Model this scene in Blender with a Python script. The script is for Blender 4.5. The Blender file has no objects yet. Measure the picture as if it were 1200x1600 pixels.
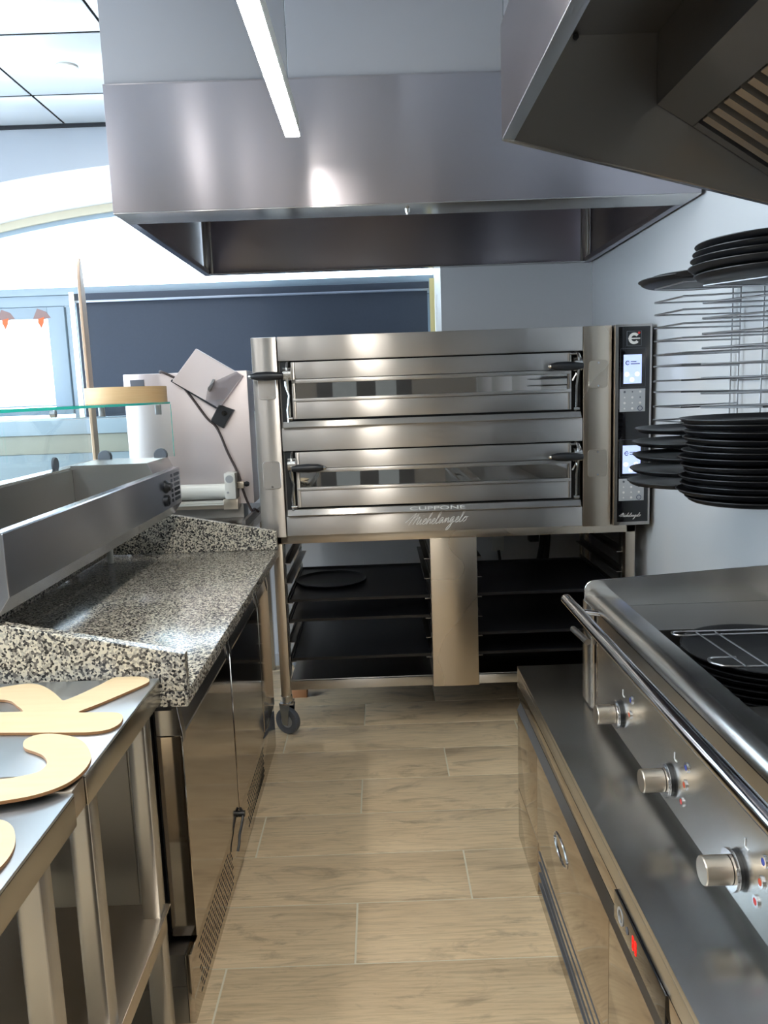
import bpy, bmesh, math, random
from mathutils import Vector, Matrix
random.seed(7)
S = bpy.context.scene
COL = S.collection

# ---------------------------------------------------------------- camera
cam = bpy.data.cameras.new('camera'); co = bpy.data.objects.new('camera', cam); COL.objects.link(co)
S.camera = co
yaw, pitch, roll = math.radians(0.1625), math.radians(8.690), math.radians(-2.037)
F = Vector((math.sin(yaw)*math.cos(pitch), math.cos(yaw)*math.cos(pitch), -math.sin(pitch)))
R0 = Vector((math.cos(yaw), -math.sin(yaw), 0)); U0 = R0.cross(F)
RR = math.cos(roll)*R0 + math.sin(roll)*U0; UU = -math.sin(roll)*R0 + math.cos(roll)*U0
M = Matrix((RR, UU, -F)).transposed().to_4x4(); M.translation = Vector((0, 0, 1.5))
co.matrix_world = M
cam.sensor_fit = 'VERTICAL'; cam.sensor_height = 24.0; cam.sensor_width = 18.0
cam.lens = 24.0*1224.66/1600; cam.clip_start = 0.02

# ---------------------------------------------------------------- world, exposure
W = bpy.data.worlds.new('world'); S.world = W; W.use_nodes = True
bg = W.node_tree.nodes['Background']
bg.inputs[0].default_value = (0.74, 0.87, 1.0, 1); bg.inputs[1].default_value = 10.0
S.view_settings.view_transform = 'Standard'; S.view_settings.look = 'None'
S.view_settings.gamma = 1.0; S.view_settings.use_curve_mapping = False
S.view_settings.exposure = 0.0
S.cycles.use_denoising = True
S.cycles.max_bounces = 10; S.cycles.diffuse_bounces = 4; S.cycles.glossy_bounces = 6
S.cycles.transmission_bounces = 8; S.cycles.transparent_max_bounces = 10
S.cycles.caustics_reflective = False; S.cycles.caustics_refractive = False
S.cycles.sample_clamp_indirect = 4.0

# ---------------------------------------------------------------- materials
MATS = {}
def lin(c):
    return tuple(((v/255)/12.92 if v/255 <= 0.04045 else ((v/255+0.055)/1.055)**2.4) for v in c)
def new(name):
    m = bpy.data.materials.new(name); m.use_nodes = True
    MATS[name] = m
    return m, m.node_tree.nodes, m.node_tree.links, m.node_tree.nodes['Principled BSDF']
def plain(name, rgb, rough=0.5, metal=0.0, spec=0.5, noise=0.0, nscale=20, emit=None, es=0, coat=0, alpha=None):
    m, n, l, b = new(name)
    c = lin(rgb)
    b.inputs['Base Color'].default_value = (*c, 1)
    b.inputs['Roughness'].default_value = rough; b.inputs['Metallic'].default_value = metal
    b.inputs['Specular IOR Level'].default_value = spec; b.inputs['Coat Weight'].default_value = coat
    if noise:
        t = n.new('ShaderNodeTexCoord'); nz = n.new('ShaderNodeTexNoise'); nz.inputs['Scale'].default_value = nscale
        nz.inputs['Detail'].default_value = 5
        l.new(t.outputs['Object'], nz.inputs['Vector'])
        mx = n.new('ShaderNodeMix'); mx.data_type = 'RGBA'
        mx.inputs['A'].default_value = (*[v*(1-noise) for v in c], 1); mx.inputs['B'].default_value = (*[min(1, v*(1+noise)) for v in c], 1)
        l.new(nz.outputs['Fac'], mx.inputs['Factor']); l.new(mx.outputs['Result'], b.inputs['Base Color'])
    if emit:
        b.inputs['Emission Color'].default_value = (*lin(emit), 1); b.inputs['Emission Strength'].default_value = es
    return m
def steel(name, rgb, rough=0.24, aniso=0.9, vary=0.02):
    """brushed stainless steel; the grain follows the u direction of the box-projected UVs"""
    m, n, l, b = new(name)
    b.inputs['Metallic'].default_value = 1.0
    b.inputs['Anisotropic'].default_value = aniso; b.inputs['Anisotropic Rotation'].default_value = 0.25
    tg = n.new('ShaderNodeTangent'); tg.direction_type = 'UV_MAP'; tg.uv_map = 'UVMap'
    l.new(tg.outputs['Tangent'], b.inputs['Tangent'])
    t = n.new('ShaderNodeTexCoord')
    n2 = n.new('ShaderNodeTexNoise'); n2.inputs['Scale'].default_value = 2.2; n2.inputs['Detail'].default_value = 1.5
    l.new(t.outputs['Object'], n2.inputs['Vector'])
    b.inputs['Base Color'].default_value = (*lin(rgb), 1)
    mr = n.new('ShaderNodeMapRange'); mr.inputs['From Min'].default_value = 0.3; mr.inputs['From Max'].default_value = 0.7
    mr.inputs['To Min'].default_value = max(0.02, rough-vary); mr.inputs['To Max'].default_value = rough+vary
    l.new(n2.outputs['Fac'], mr.inputs['Value']); l.new(mr.outputs['Result'], b.inputs['Roughness'])
    return m

steel('steel', (194, 192, 190), 0.24, 0.93)
steel('steel_oven', (190, 186, 182), 0.31, 1.0, 0.01)
steel('steel_apron', (184, 178, 168), 0.20, 0.7)
steel('steel_unit', (178, 182, 192), 0.24, 0.85)
steel('steel_warm', (200, 188, 172), 0.28, 0.85)
steel('steel_hood', (172, 168, 174), 0.31, 0.97)
steel('steel_dark', (140, 138, 136), 0.34, 0.6)
steel('steel_mirror', (190, 180, 168), 0.09, 0.6, 0.01)
steel('steel_top', (204, 209, 214), 0.34, 0.4)
steel('steel_cook', (208, 208, 206), 0.22, 0.8)
steel('steel_roller', (226, 216, 216), 0.42, 0.3)
plain('chrome', (215, 215, 218), 0.08, 1.0)
plain('chrome_soft', (200, 200, 198), 0.2, 1.0)
plain('galvanised', (170, 172, 176), 0.3, 1.0)
plain('black_plastic', (22, 24, 28), 0.38)
plain('black_gloss', (8, 8, 11), 0.06, coat=0.4)
plain('black_void', (4, 4, 5), 0.7)
plain('black_pan', (17, 18, 21), 0.42, noise=0.3, nscale=14)
plain('black_tray', (18, 19, 22), 0.38, noise=0.5, nscale=6)
plain('gasket', (20, 22, 26), 0.6)
plain('cable_black', (16, 16, 18), 0.5)
plain('cable_brown', (66, 54, 52), 0.5)
plain('white_plastic', (226, 224, 216), 0.35)
plain('white_wall', (206, 206, 208), 0.32, noise=0.02, nscale=2)
plain('white_gloss_wall', (212, 214, 216), 0.16, noise=0.02, nscale=2)
plain('grey_wall', (160, 168, 178), 0.6, noise=0.03, nscale=3)
plain('reveal_white', (240, 240, 238), 0.7)
plain('casing', (150, 150, 154), 0.5, noise=0.02, nscale=2)
plain('back_room', (156, 148, 138), 0.7, noise=0.04, nscale=1)
plain('band_beige', (150, 152, 142), 0.6)
plain('band_blue', (136, 152, 162), 0.6)
plain('dark_gap', (30, 34, 40), 0.8)
plain('ceiling_panel', (222, 232, 240), 0.22, spec=0.6)
plain('grout', (226, 218, 196), 0.85)
plain('window_frame', (150, 168, 182), 0.45)
plain('window_frame_beige', (206, 198, 176), 0.5)
plain('blind_fabric', (60, 68, 82), 0.75, noise=0.06, nscale=60)
plain('blind_rail', (150, 160, 176), 0.35, 0.6)
plain('rubber_grey', (92, 96, 104), 0.5)
plain('sheet_white', (222, 226, 232), 0.4)
plain('sheet_grey', (104, 112, 122), 0.45, 0.3)
plain('tape_orange', (235, 100, 40), 0.5)
plain('tape_brown', (140, 112, 108), 0.5)
plain('red_mark', (200, 40, 36), 0.4)
plain('orange_mark', (200, 70, 30), 0.4)
plain('blue_mark', (36, 60, 150), 0.4)
plain('white_mark', (235, 235, 235), 0.4)
plain('badge', (228, 226, 222), 0.35)
plain('digit_red', (255, 30, 30), 0.4, emit=(255, 30, 20), es=1.2)
plain('screen', (190, 205, 245), 0.2, emit=(186, 204, 250), es=0.75)
plain('screen_mark', (60, 66, 96), 0.4)
plain('screen_white', (245, 248, 255), 0.3, emit=(250, 252, 255), es=0.95)
plain('keypad', (176, 178, 180), 0.4, 0.3)
plain('lamp_glow', (255, 255, 255), 0.4, emit=(255, 250, 240), es=62.0)
plain('downlight_glow', (255, 255, 255), 0.4, emit=(255, 250, 240), es=10.0)
plain('backlit_glow', (255, 250, 225), 0.4, emit=(255, 248, 215), es=1.1)  # emission stands in for window light coming through the perforated strip
plain('yellow_strip', (232, 214, 150), 0.5)
plain('oven_floor', (150, 132, 108), 0.8, noise=0.2, nscale=8)

def glass(name, tint, rough=0.0):
    m, n, l, b = new(name)
    b.inputs['Base Color'].default_value = (*tint, 1); b.inputs['Transmission Weight'].default_value = 1.0
    b.inputs['Roughness'].default_value = rough; b.inputs['IOR'].default_value = 1.45
    return m
def thin_glass(name, tint, refl=0.08):
    """clear sheet: transparent with a fresnel reflection, so daylight passes straight through"""
    m, n, l, b = new(name); n.remove(b)
    out = n['Material Output']
    tr = n.new('ShaderNodeBsdfTransparent'); tr.inputs[0].default_value = (*tint, 1)
    gl = n.new('ShaderNodeBsdfGlossy'); gl.inputs['Roughness'].default_value = 0.02
    fr = n.new('ShaderNodeFresnel'); ge = n.new('ShaderNodeNewGeometry')
    io = n.new('ShaderNodeMapRange'); io.inputs['To Min'].default_value = 1.45; io.inputs['To Max'].default_value = 1/1.45
    l.new(ge.outputs['Backfacing'], io.inputs['Value']); l.new(io.outputs['Result'], fr.inputs[0])
    ml = n.new('ShaderNodeMath'); ml.operation = 'MULTIPLY_ADD'; ml.inputs[1].default_value = 1.0; ml.inputs[2].default_value = refl-0.04
    ml.use_clamp = True
    l.new(fr.outputs[0], ml.inputs[0])
    mx = n.new('ShaderNodeMixShader'); l.new(ml.outputs[0], mx.inputs[0]); l.new(tr.outputs[0], mx.inputs[1]); l.new(gl.outputs[0], mx.inputs[2])
    l.new(mx.outputs[0], out.inputs['Surface'])
    return m
thin_glass('added_door_pane', (0.28, 0.27, 0.25), 0.06)  # panes of the unseen door added for reflections
plain('added_door_grey', (96, 94, 92), 0.5)
thin_glass('window_glass', (0.96, 0.98, 0.98))
thin_glass('guard_glass', (0.95, 0.99, 0.985), 0.04)
thin_glass('oven_glass', (0.30, 0.28, 0.26), 0.30)
thin_glass('clear_guard', (0.80, 0.80, 0.82), 0.12)
plain('glass_edge', (40, 205, 190), 0.15, emit=(40, 200, 185), es=0.0)

def granite():
    m, n, l, b = new('granite')
    t = n.new('ShaderNodeTexCoord')
    v1 = n.new('ShaderNodeTexVoronoi'); v1.inputs['Scale'].default_value = 210; v1.feature = 'F1'
    nz = n.new('ShaderNodeTexNoise'); nz.inputs['Scale'].default_value = 40; nz.inputs['Detail'].default_value = 6
    mxv = n.new('ShaderNodeMix'); mxv.data_type = 'VECTOR'; mxv.inputs['Factor'].default_value = 0.007
    l.new(t.outputs['Object'], nz.inputs['Vector'])
    l.new(t.outputs['Object'], mxv.inputs['A']); l.new(nz.outputs['Color'], mxv.inputs['B'])
    l.new(mxv.outputs['Result'], v1.inputs['Vector'])
    sep = n.new('ShaderNodeSeparateColor'); l.new(v1.outputs['Color'], sep.inputs[0])
    cr = n.new('ShaderNodeValToRGB'); cr.color_ramp.interpolation = 'CONSTANT'
    e = cr.color_ramp.elements
    e[0].position = 0; e[0].color = (*lin((42, 42, 44)), 1)
    e[1].position = 0.17; e[1].color = (*lin((104, 100, 96)), 1)
    for p, c in ((0.34, (166, 160, 148)), (0.52, (214, 206, 188)), (0.80, (186, 180, 168)), (0.92, (60, 58, 58))):
        x = e.new(p); x.color = (*lin(c), 1)
    l.new(sep.outputs[0], cr.inputs[0]); l.new(cr.outputs[0], b.inputs['Base Color'])
    b.inputs['Roughness'].default_value = 0.16
granite()

def wood_plank():
    """oak-look floor tile: grain along x, a different cut on every plank through Object Info"""
    m, n, l, b = new('plank_wood')
    t = n.new('ShaderNodeTexCoord'); oi = n.new('ShaderNodeObjectInfo')
    off = n.new('ShaderNodeVectorMath'); off.operation = 'MULTIPLY_ADD'
    cb = n.new('ShaderNodeCombineXYZ'); l.new(oi.outputs['Random'], cb.inputs[0]); l.new(oi.outputs['Random'], cb.inputs[1])
    l.new(cb.outputs[0], off.inputs[0]); off.inputs[1].default_value = (37, 91, 0); l.new(t.outputs['Object'], off.inputs[2])
    def noise(scale, vec, detail=6, rough=0.6, dist=0.0):
        mp = n.new('ShaderNodeMapping'); mp.inputs['Scale'].default_value = vec
        l.new(off.outputs[0], mp.inputs['Vector'])
        z = n.new('ShaderNodeTexNoise'); z.inputs['Scale'].default_value = scale; z.inputs['Detail'].default_value = detail
        z.inputs['Roughness'].default_value = rough; z.inputs['Distortion'].default_value = dist
        l.new(mp.outputs['Vector'], z.inputs['Vector']); return z
    broad = noise(1.6, (1.0, 4.0, 1), 3, 0.5, 0.8)
    fine = noise(5.0, (1.2, 26.0, 1), 8, 0.7, 0.6)
    knots = noise(2.6, (1.0, 3.2, 1), 5, 0.62, 2.2)
    base = n.new('ShaderNodeMix'); base.data_type = 'RGBA'
    base.inputs['A'].default_value = (*lin((212, 185, 148)), 1); base.inputs['B'].default_value = (*lin((238, 214, 176)), 1)
    l.new(broad.outputs['Fac'], base.inputs['Factor'])
    cr = n.new('ShaderNodeValToRGB'); cr.color_ramp.elements[0].position = 0.33; cr.color_ramp.elements[0].color = (0.52, 0.49, 0.45, 1)
    cr.color_ramp.elements[1].position = 0.55; cr.color_ramp.elements[1].color = (1, 1, 1, 1)
    l.new(fine.outputs['Fac'], cr.inputs[0])
    m1 = n.new('ShaderNodeMix'); m1.data_type = 'RGBA'; m1.blend_type = 'MULTIPLY'; m1.inputs['Factor'].default_value = 0.55
    l.new(base.outputs['Result'], m1.inputs['A']); l.new(cr.outputs[0], m1.inputs['B'])
    ck = n.new('ShaderNodeValToRGB'); ck.color_ramp.elements[0].position = 0.27; ck.color_ramp.elements[0].color = (0.42, 0.40, 0.40, 1)
    ck.color_ramp.elements[1].position = 0.47; ck.color_ramp.elements[1].color = (1, 1, 1, 1)
    l.new(knots.outputs['Fac'], ck.inputs[0])
    m2 = n.new('ShaderNodeMix'); m2.data_type = 'RGBA'; m2.blend_type = 'MULTIPLY'; m2.inputs['Factor'].default_value = 0.75
    l.new(m1.outputs['Result'], m2.inputs['A']); l.new(ck.outputs[0], m2.inputs['B'])
    hs = n.new('ShaderNodeHueSaturation')
    mr = n.new('ShaderNodeMapRange'); mr.inputs['To Min'].default_value = 0.92; mr.inputs['To Max'].default_value = 1.06
    l.new(oi.outputs['Random'], mr.inputs['Value']); l.new(mr.outputs['Result'], hs.inputs['Value'])
    l.new(m2.outputs['Result'], hs.inputs['Color']); l.new(hs.outputs['Color'], b.inputs['Base Color'])
    b.inputs['Roughness'].default_value = 0.36
    bp = n.new('ShaderNodeBump'); bp.inputs['Strength'].default_value = 0.12; bp.inputs['Distance'].default_value = 0.002
    l.new(fine.outputs['Fac'], bp.inputs['Height']); l.new(bp.outputs['Normal'], b.inputs['Normal'])
wood_plank()
def wood_light(name, a, c, scale):
    m, n, l, b = new(name)
    t = n.new('ShaderNodeTexCoord'); mp = n.new('ShaderNodeMapping'); mp.inputs['Scale'].default_value = scale
    l.new(t.outputs['Object'], mp.inputs['Vector'])
    z = n.new('ShaderNodeTexNoise'); z.inputs['Scale'].default_value = 4; z.inputs['Detail'].default_value = 5
    l.new(mp.outputs['Vector'], z.inputs['Vector'])
    mx = n.new('ShaderNodeMix'); mx.data_type = 'RGBA'
    mx.inputs['A'].default_value = (*lin(a), 1); mx.inputs['B'].default_value = (*lin(c), 1)
    l.new(z.outputs['Fac'], mx.inputs['Factor']); l.new(mx.outputs['Result'], b.inputs['Base Color'])
    b.inputs['Roughness'].default_value = 0.55
wood_light('plywood', (206, 182, 142), (222, 200, 164), (2, 14, 2))
wood_light('plywood_edge', (150, 108, 70), (176, 130, 88), (2, 2, 40))
wood_light('hoop_wood', (196, 160, 112), (214, 180, 134), (3, 3, 60))
wood_light('peel_wood', (206, 176, 150), (222, 194, 170), (20, 20, 2))
wood_light('block_wood', (190, 136, 96), (206, 150, 110), (6, 2, 12))

# ---------------------------------------------------------------- mesh builder
class B:
    def __init__(s): s.bm = bmesh.new()
    def box(s, x0, x1, y0, y1, z0, z1, bev=0.0):
        r = bmesh.ops.create_cube(s.bm, size=1.0)
        vs = r['verts']
        for v in vs:
            v.co = Vector(((x0+x1)/2+v.co.x*(x1-x0), (y0+y1)/2+v.co.y*(y1-y0), (z0+z1)/2+v.co.z*(z1-z0)))
        if bev:
            es = list({e for v in vs for e in v.link_edges})
            bmesh.ops.bevel(s.bm, geom=es, offset=bev, segments=2, profile=0.6, affect='EDGES')
        return s
    def prism(s, pts, axis, a, b, bev=0.0):
        def P(p, q):
            if axis == 'x': return Vector((q, p[0], p[1]))
            if axis == 'y': return Vector((p[0], q, p[1]))
            return Vector((p[0], p[1], q))
        v0 = [s.bm.verts.new(P(p, a)) for p in pts]; v1 = [s.bm.verts.new(P(p, b)) for p in pts]
        n = len(pts); fs = []
        for i in range(n):
            j = (i+1) % n
            fs.append(s.bm.faces.new((v0[i], v0[j], v1[j], v1[i])))
        fs.append(s.bm.faces.new(list(reversed(v0)))); fs.append(s.bm.faces.new(v1))
        bmesh.ops.recalc_face_normals(s.bm, faces=fs)
        if bev:
            es = list({e for f in fs[-2:] for e in f.edges})
            bmesh.ops.bevel(s.bm, geom=es, offset=bev, segments=1, affect='EDGES')
        return s
    def cyl(s, p0, p1, r0, r1=None, n=24, cap=True):
        r1 = r0 if r1 is None else r1
        p0, p1 = Vector(p0), Vector(p1); d = (p1-p0).normalized()
        a = d.orthogonal().normalized(); b = d.cross(a)
        c0 = [s.bm.verts.new(p0+r0*(math.cos(t)*a+math.sin(t)*b)) for t in [2*math.pi*i/n for i in range(n)]]
        c1 = [s.bm.verts.new(p1+r1*(math.cos(t)*a+math.sin(t)*b)) for t in [2*math.pi*i/n for i in range(n)]]
        fs = [s.bm.faces.new((c0[i], c0[(i+1) % n], c1[(i+1) % n], c1[i])) for i in range(n)]
        if cap: fs += [s.bm.faces.new(list(reversed(c0))), s.bm.faces.new(c1)]
        bmesh.ops.recalc_face_normals(s.bm, faces=fs)
        return s
    def lathe(s, prof, c, axis=(0, 0, 1), n=40, closed=True):
        """prof: (radius, height) pairs along the axis from point c"""
        c = Vector(c); d = Vector(axis).normalized(); a = d.orthogonal().normalized(); b = d.cross(a)
        rings = []
        for r, h in prof:
            if r < 1e-6: rings.append([s.bm.verts.new(c+d*h)])
            else: rings.append([s.bm.verts.new(c+d*h+r*(math.cos(2*math.pi*i/n)*a+math.sin(2*math.pi*i/n)*b)) for i in range(n)])
        fs = []
        m = len(rings)
        for k in range(m if closed else m-1):
            A, C2 = rings[k], rings[(k+1) % m]
            if len(A) == 1 and len(C2) == 1: continue
            for i in range(n):
                j = (i+1) % n
                if len(A) == 1: fs.append(s.bm.faces.new((A[0], C2[j], C2[i])))
                elif len(C2) == 1: fs.append(s.bm.faces.new((A[i], A[j], C2[0])))
                else: fs.append(s.bm.faces.new((A[i], A[j], C2[j], C2[i])))
        bmesh.ops.recalc_face_normals(s.bm, faces=fs)
        return s
    def tube(s, path, r, n=8, closed=False):
        P = [Vector(p) for p in path]; m = len(P); rings = []; prev = None
        for i in range(m):
            if closed: t = (P[(i+1) % m]-P[i-1]).normalized()
            else: t = (P[min(i+1, m-1)]-P[max(i-1, 0)]).normalized()
            a = t.orthogonal().normalized() if prev is None else (prev-prev.dot(t)*t).normalized()
            prev = a; b = t.cross(a)
            rings.append([s.bm.verts.new(P[i]+r*(math.cos(2*math.pi*k/n)*a+math.sin(2*math.pi*k/n)*b)) for k in range(n)])
        fs = []
        for i in range(m if closed else m-1):
            A, C2 = rings[i], rings[(i+1) % m]
            for k in range(n): fs.append(s.bm.faces.new((A[k], A[(k+1) % n], C2[(k+1) % n], C2[k])))
        if not closed: fs += [s.bm.faces.new(list(reversed(rings[0]))), s.bm.faces.new(rings[-1])]
        bmesh.ops.recalc_face_normals(s.bm, faces=fs)
        return s
    def poly(s, pts):
        s.bm.faces.new([s.bm.verts.new(Vector(p)) for p in pts]); return s
    def turn(s, ang, axis, c):
        bmesh.ops.rotate(s.bm, verts=s.bm.verts[:], cent=Vector(c), matrix=Matrix.Rotation(ang, 3, axis)); return s
    def done(s, name, mat, parent=None, smooth=True, **props):
        me = bpy.data.meshes.new(name)
        bm = s.bm
        bb = [Vector((min(v.co[i] for v in bm.verts) for i in range(3))), Vector((max(v.co[i] for v in bm.verts) for i in range(3)))]
        if parent is None: org = Vector(((bb[0].x+bb[1].x)/2, (bb[0].y+bb[1].y)/2, bb[0].z))
        else: org = world_loc(parent)
        dx, dy = bb[1].x-bb[0].x, bb[1].y-bb[0].y
        uvl = bm.loops.layers.uv.new('UVMap'); bm.normal_update()
        for f in bm.faces:
            nn = f.normal; ax = max(range(3), key=lambda i: abs(nn[i]))
            for lp in f.loops:
                c = lp.vert.co
                if ax == 0: u, v = c.y, c.z
                elif ax == 1: u, v = c.x, c.z
                else: u, v = (c.y, c.x) if dy > dx else (c.x, c.y)
                lp[uvl].uv = (u, v)
        for v in bm.verts: v.co -= org
        bm.to_mesh(me); bm.free()
        if smooth:
            for p in me.polygons: p.use_smooth = True
            me.set_sharp_from_angle(angle=math.radians(32))
        ms = mat if isinstance(mat, (list, tuple)) else [mat]
        for q in ms: me.materials.append(MATS[q])
        o = bpy.data.objects.new(name, me); COL.objects.link(o)
        if parent is None: o.location = org
        else: o.parent = parent
        for k, v in props.items(): o[k] = v
        return o
def world_loc(o):
    v = Vector((0, 0, 0))
    while o is not None: v += o.location; o = o.parent
    return v
def thing(name, label, cat, loc, group=None):
    o = bpy.data.objects.new(name, None); COL.objects.link(o); o.location = loc
    o.empty_display_size = 0.05
    o['label'] = label; o['category'] = cat
    if group: o['group'] = group
    return o
def struct(name, b, mat, parent=None, smooth=True):
    return b.done(name, mat, parent, smooth, **({} if parent else {'kind': 'structure'}))
def sroot(name, loc):
    o = bpy.data.objects.new(name, None); COL.objects.link(o); o.location = loc; o['kind'] = 'structure'; return o
def copy_thing(src, loc, label, group=None):
    r = src.copy(); COL.objects.link(r); r.location = loc; r['label'] = label
    if group: r['group'] = group
    for ch in src.children:
        c = ch.copy(); COL.objects.link(c); c.parent = r
        for g in ch.children:
            d = g.copy(); COL.objects.link(d); d.parent = c
    return r
def smooth_path(pts, k=6, closed=False):
    P = [Vector(p) for p in pts]; m = len(P); out = []
    for i in range(m if closed else m-1):
        a, b, c, d = (P[i-1] if closed or i else P[0]), P[i], P[(i+1) % m], (P[(i+2) % m] if closed or i+2 < m else P[-1])
        for j in range(k):
            t = j/k
            out.append(0.5*((2*b)+(c-a)*t+(2*a-5*b+4*c-d)*t*t+(3*b-a-3*c+d)*t**3))
    if not closed: out.append(P[-1])
    return out
def text_mesh(name, body, size, mat, parent, origin, xdir, ydir, depth=0.001, squash=1.0):
    cu = bpy.data.curves.new(name, 'FONT'); cu.body = body; cu.size = size; cu.extrude = depth
    cu.align_x = 'CENTER'; cu.align_y = 'CENTER'
    tmp = bpy.data.objects.new('tmp_text', cu); COL.objects.link(tmp)
    dg = bpy.context.evaluated_depsgraph_get()
    me = bpy.data.meshes.new_from_object(tmp.evaluated_get(dg)); bpy.data.objects.remove(tmp)
    x, y = Vector(xdir).normalized(), Vector(ydir).normalized(); z = x.cross(y)
    mm = Matrix((x, y, z)).transposed().to_4x4(); mm.translation = Vector(origin)-world_loc(parent)
    mm = mm @ Matrix.Diagonal((1, squash, 1, 1))
    me.transform(mm); me.materials.clear(); me.materials.append(MATS[mat])
    o = bpy.data.objects.new(name, me); COL.objects.link(o); o.parent = parent
    return o

XW, YW, ZC = 1.148, 4.25, 2.90      # right wall, back wall, ceiling
XL, YF = -3.2, -2.6

# ================================================================ STRUCTURE
# ---- floor: 25 cm x 103 cm wood-look tiles
fl = sroot('floor', (0, 0, 0))
B().box(XL, XW, YF, YW, -0.06, -0.0015).done('floor_bed', 'grout', fl)
plank_mesh = {}
L_, W_ = 1.026, 0.2515
for k in range(-4, 24):
    y1 = 4.145-(k)*W_; y0 = y1-W_
    if y1 <= YF or y0 >= YW: continue
    y0c, y1c = max(y0, YF), min(y1, YW)
    row = round((3.642-y1)/W_)           # 0 = the row that starts at y = 3.642
    xs = -0.456+0.342*(7-row)
    n0 = math.floor((XL-xs)/L_)
    x = xs+n0*L_
    while x < XW:
        x0c, x1c = max(x, XL), min(x+L_, XW)
        if x1c-x0c > 0.02:
            key = (round(x1c-x0c, 3), round(y1c-y0c, 3))
            cx, cy = (x0c+x1c)/2, (y0c+y1c)/2
            if key not in plank_mesh:
                hx, hy = key[0]/2-0.0026, key[1]/2-0.0026
                o = B().box(cx-hx, cx+hx, cy-hy, cy+hy, -0.012, 0.0, 0.0012).done('plank', 'plank_wood', fl)
                for v in o.data.vertices: v.co.x -= cx; v.co.y -= cy
                plank_mesh[key] = o.data; o.location = (cx, cy, 0)
            else:
                o = bpy.data.objects.new('plank', plank_mesh[key]); COL.objects.link(o); o.parent = fl; o.location = (cx, cy, 0)
        x += L_
# ---- ceiling: 60 cm metal panels in a dark grid
ce = sroot('ceiling', (0, 0, ZC))
B().box(XL, XW, YF, YW, ZC+0.006, ZC+0.06).done('ceiling_void', 'black_void', ce)
pm = None
ix0 = math.ceil((XL+0.98)/0.56)
xg = [-0.985+0.55*i for i in range(-4, 5)]; yg = [3.857+0.606*j for j in range(-11, 1)]
cells = []
for i in range(len(xg)-1):
    for j in range(len(yg)):
        x0, x1 = xg[i], xg[i+1]; y0 = yg[j]; y1 = yg[j+1] if j+1 < len(yg) else YW-0.012
        x1 = min(x1, XW-0.01); y0 = max(y0, YF)
        B().box(x0+0.006, x1-0.006, y0+0.009, y1-0.009, ZC-0.0005, ZC+0.003, 0.0005).done('ceiling_panel', 'ceiling_panel', ce)
# ---- right wall: glossy white panels
wr = sroot('wall_right', (XW, 1, 0))
B().box(XW+0.012, XW+0.08, YF, YW+0.08, 0, ZC+0.05).done('wall_core', 'dark_gap', wr)
for y0, y1 in ((YF, -1.4), (-1.4, -0.2), (-0.2, 1.0), (1.0, 2.2), (2.2, 4.25)):
    B().box(XW, XW+0.014, y0+0.001, y1-0.001, 0, ZC, 0.0008).done('wall_panel', 'white_gloss_wall', wr)
# ---- wall behind the camera and left wall, the left one with an unseen opening added for daylight
wf = sroot('wall_front', (0, YF, 0))
B().box(XL, -0.70, YF-0.1, YF, 0, ZC).box(0.40, XW, YF-0.1, YF, 0, ZC).box(-0.70, 0.40, YF-0.1, YF, 2.12, ZC).done('wall_body', 'back_room', wf)
d1 = sroot('added_door_1', (-0.15, YF, 0))  # unseen door added so its panes reflect as bright bands in the oven
B().box(-0.70, -0.52, YF-0.06, YF-0.01, 0, 2.12).box(-0.24, -0.02, YF-0.06, YF-0.01, 0, 2.12).box(0.22, 0.40, YF-0.06, YF-0.01, 0, 2.12).box(-0.52, -0.24, YF-0.06, YF-0.01, 0, 0.25).box(-0.02, 0.22, YF-0.06, YF-0.01, 0, 0.25).box(-0.52, -0.24, YF-0.06, YF-0.01, 2.0, 2.12).box(-0.02, 0.22, YF-0.06, YF-0.01, 2.0, 2.12).done('added_door_frame', 'added_door_grey', d1)
B().box(-0.52, -0.24, YF-0.04, YF-0.034, 0.25, 2.0).done('pane', 'added_door_pane', d1)
B().box(-0.02, 0.22, YF-0.04, YF-0.034, 0.25, 2.0).done('pane', 'added_door_pane', d1)
wl = sroot('wall_left', (XL, 1, 0))
B().box(XL-0.1, XL, YF, YW, 0, 0.6).box(XL-0.1, XL, YF, YW, 2.6, ZC).box(XL-0.1, XL, YF, 0.0, 0.6, 2.6).box(XL-0.1, XL, 3.6, YW, 0.6, 2.6).done('wall_body', 'back_room', wl)
# ---- back wall with the arched window opening (x -2.7..0.352, sill 1.415)
def arc(x, top): return top-(x+0.79)**2/14.2
OX0, OX1, SILL = -2.7, 0.352, 1.415
NA = 28
xs_ = [OX0+(OX1-OX0)*i/NA for i in range(NA+1)]
wb = sroot('wall_back', (0, YW, 0))
b = B()
for i in range(NA):
    b.prism([(xs_[i], arc(xs_[i], 2.72)), (xs_[i+1], arc(xs_[i+1], 2.72)), (xs_[i+1], ZC+0.05), (xs_[i], ZC+0.05)], 'y', YW, YW+0.02)
b.box(XL, OX0, YW, YW+0.02, SILL, ZC+0.05)
b.done('wall_plaster', 'grey_wall', wb)
b = B()
b.box(XL, OX0, YW, YW+0.02, 0, SILL)
b.box(OX0, OX1, YW, YW+0.02, 0.95, SILL).box(OX0, -0.115, YW, YW+0.02, 0, 0.949).box(-0.113, OX1, YW, YW+0.02, 0, 0.949)
b.done('lower_panel', 'white_wall', wb)
B().box(OX1+0.001, XW, YW, YW+0.02, 0, ZC).done('wall_panel', 'white_wall', wb)
b = B()   # thick masonry around the opening: soffit, jambs, sill
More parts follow.
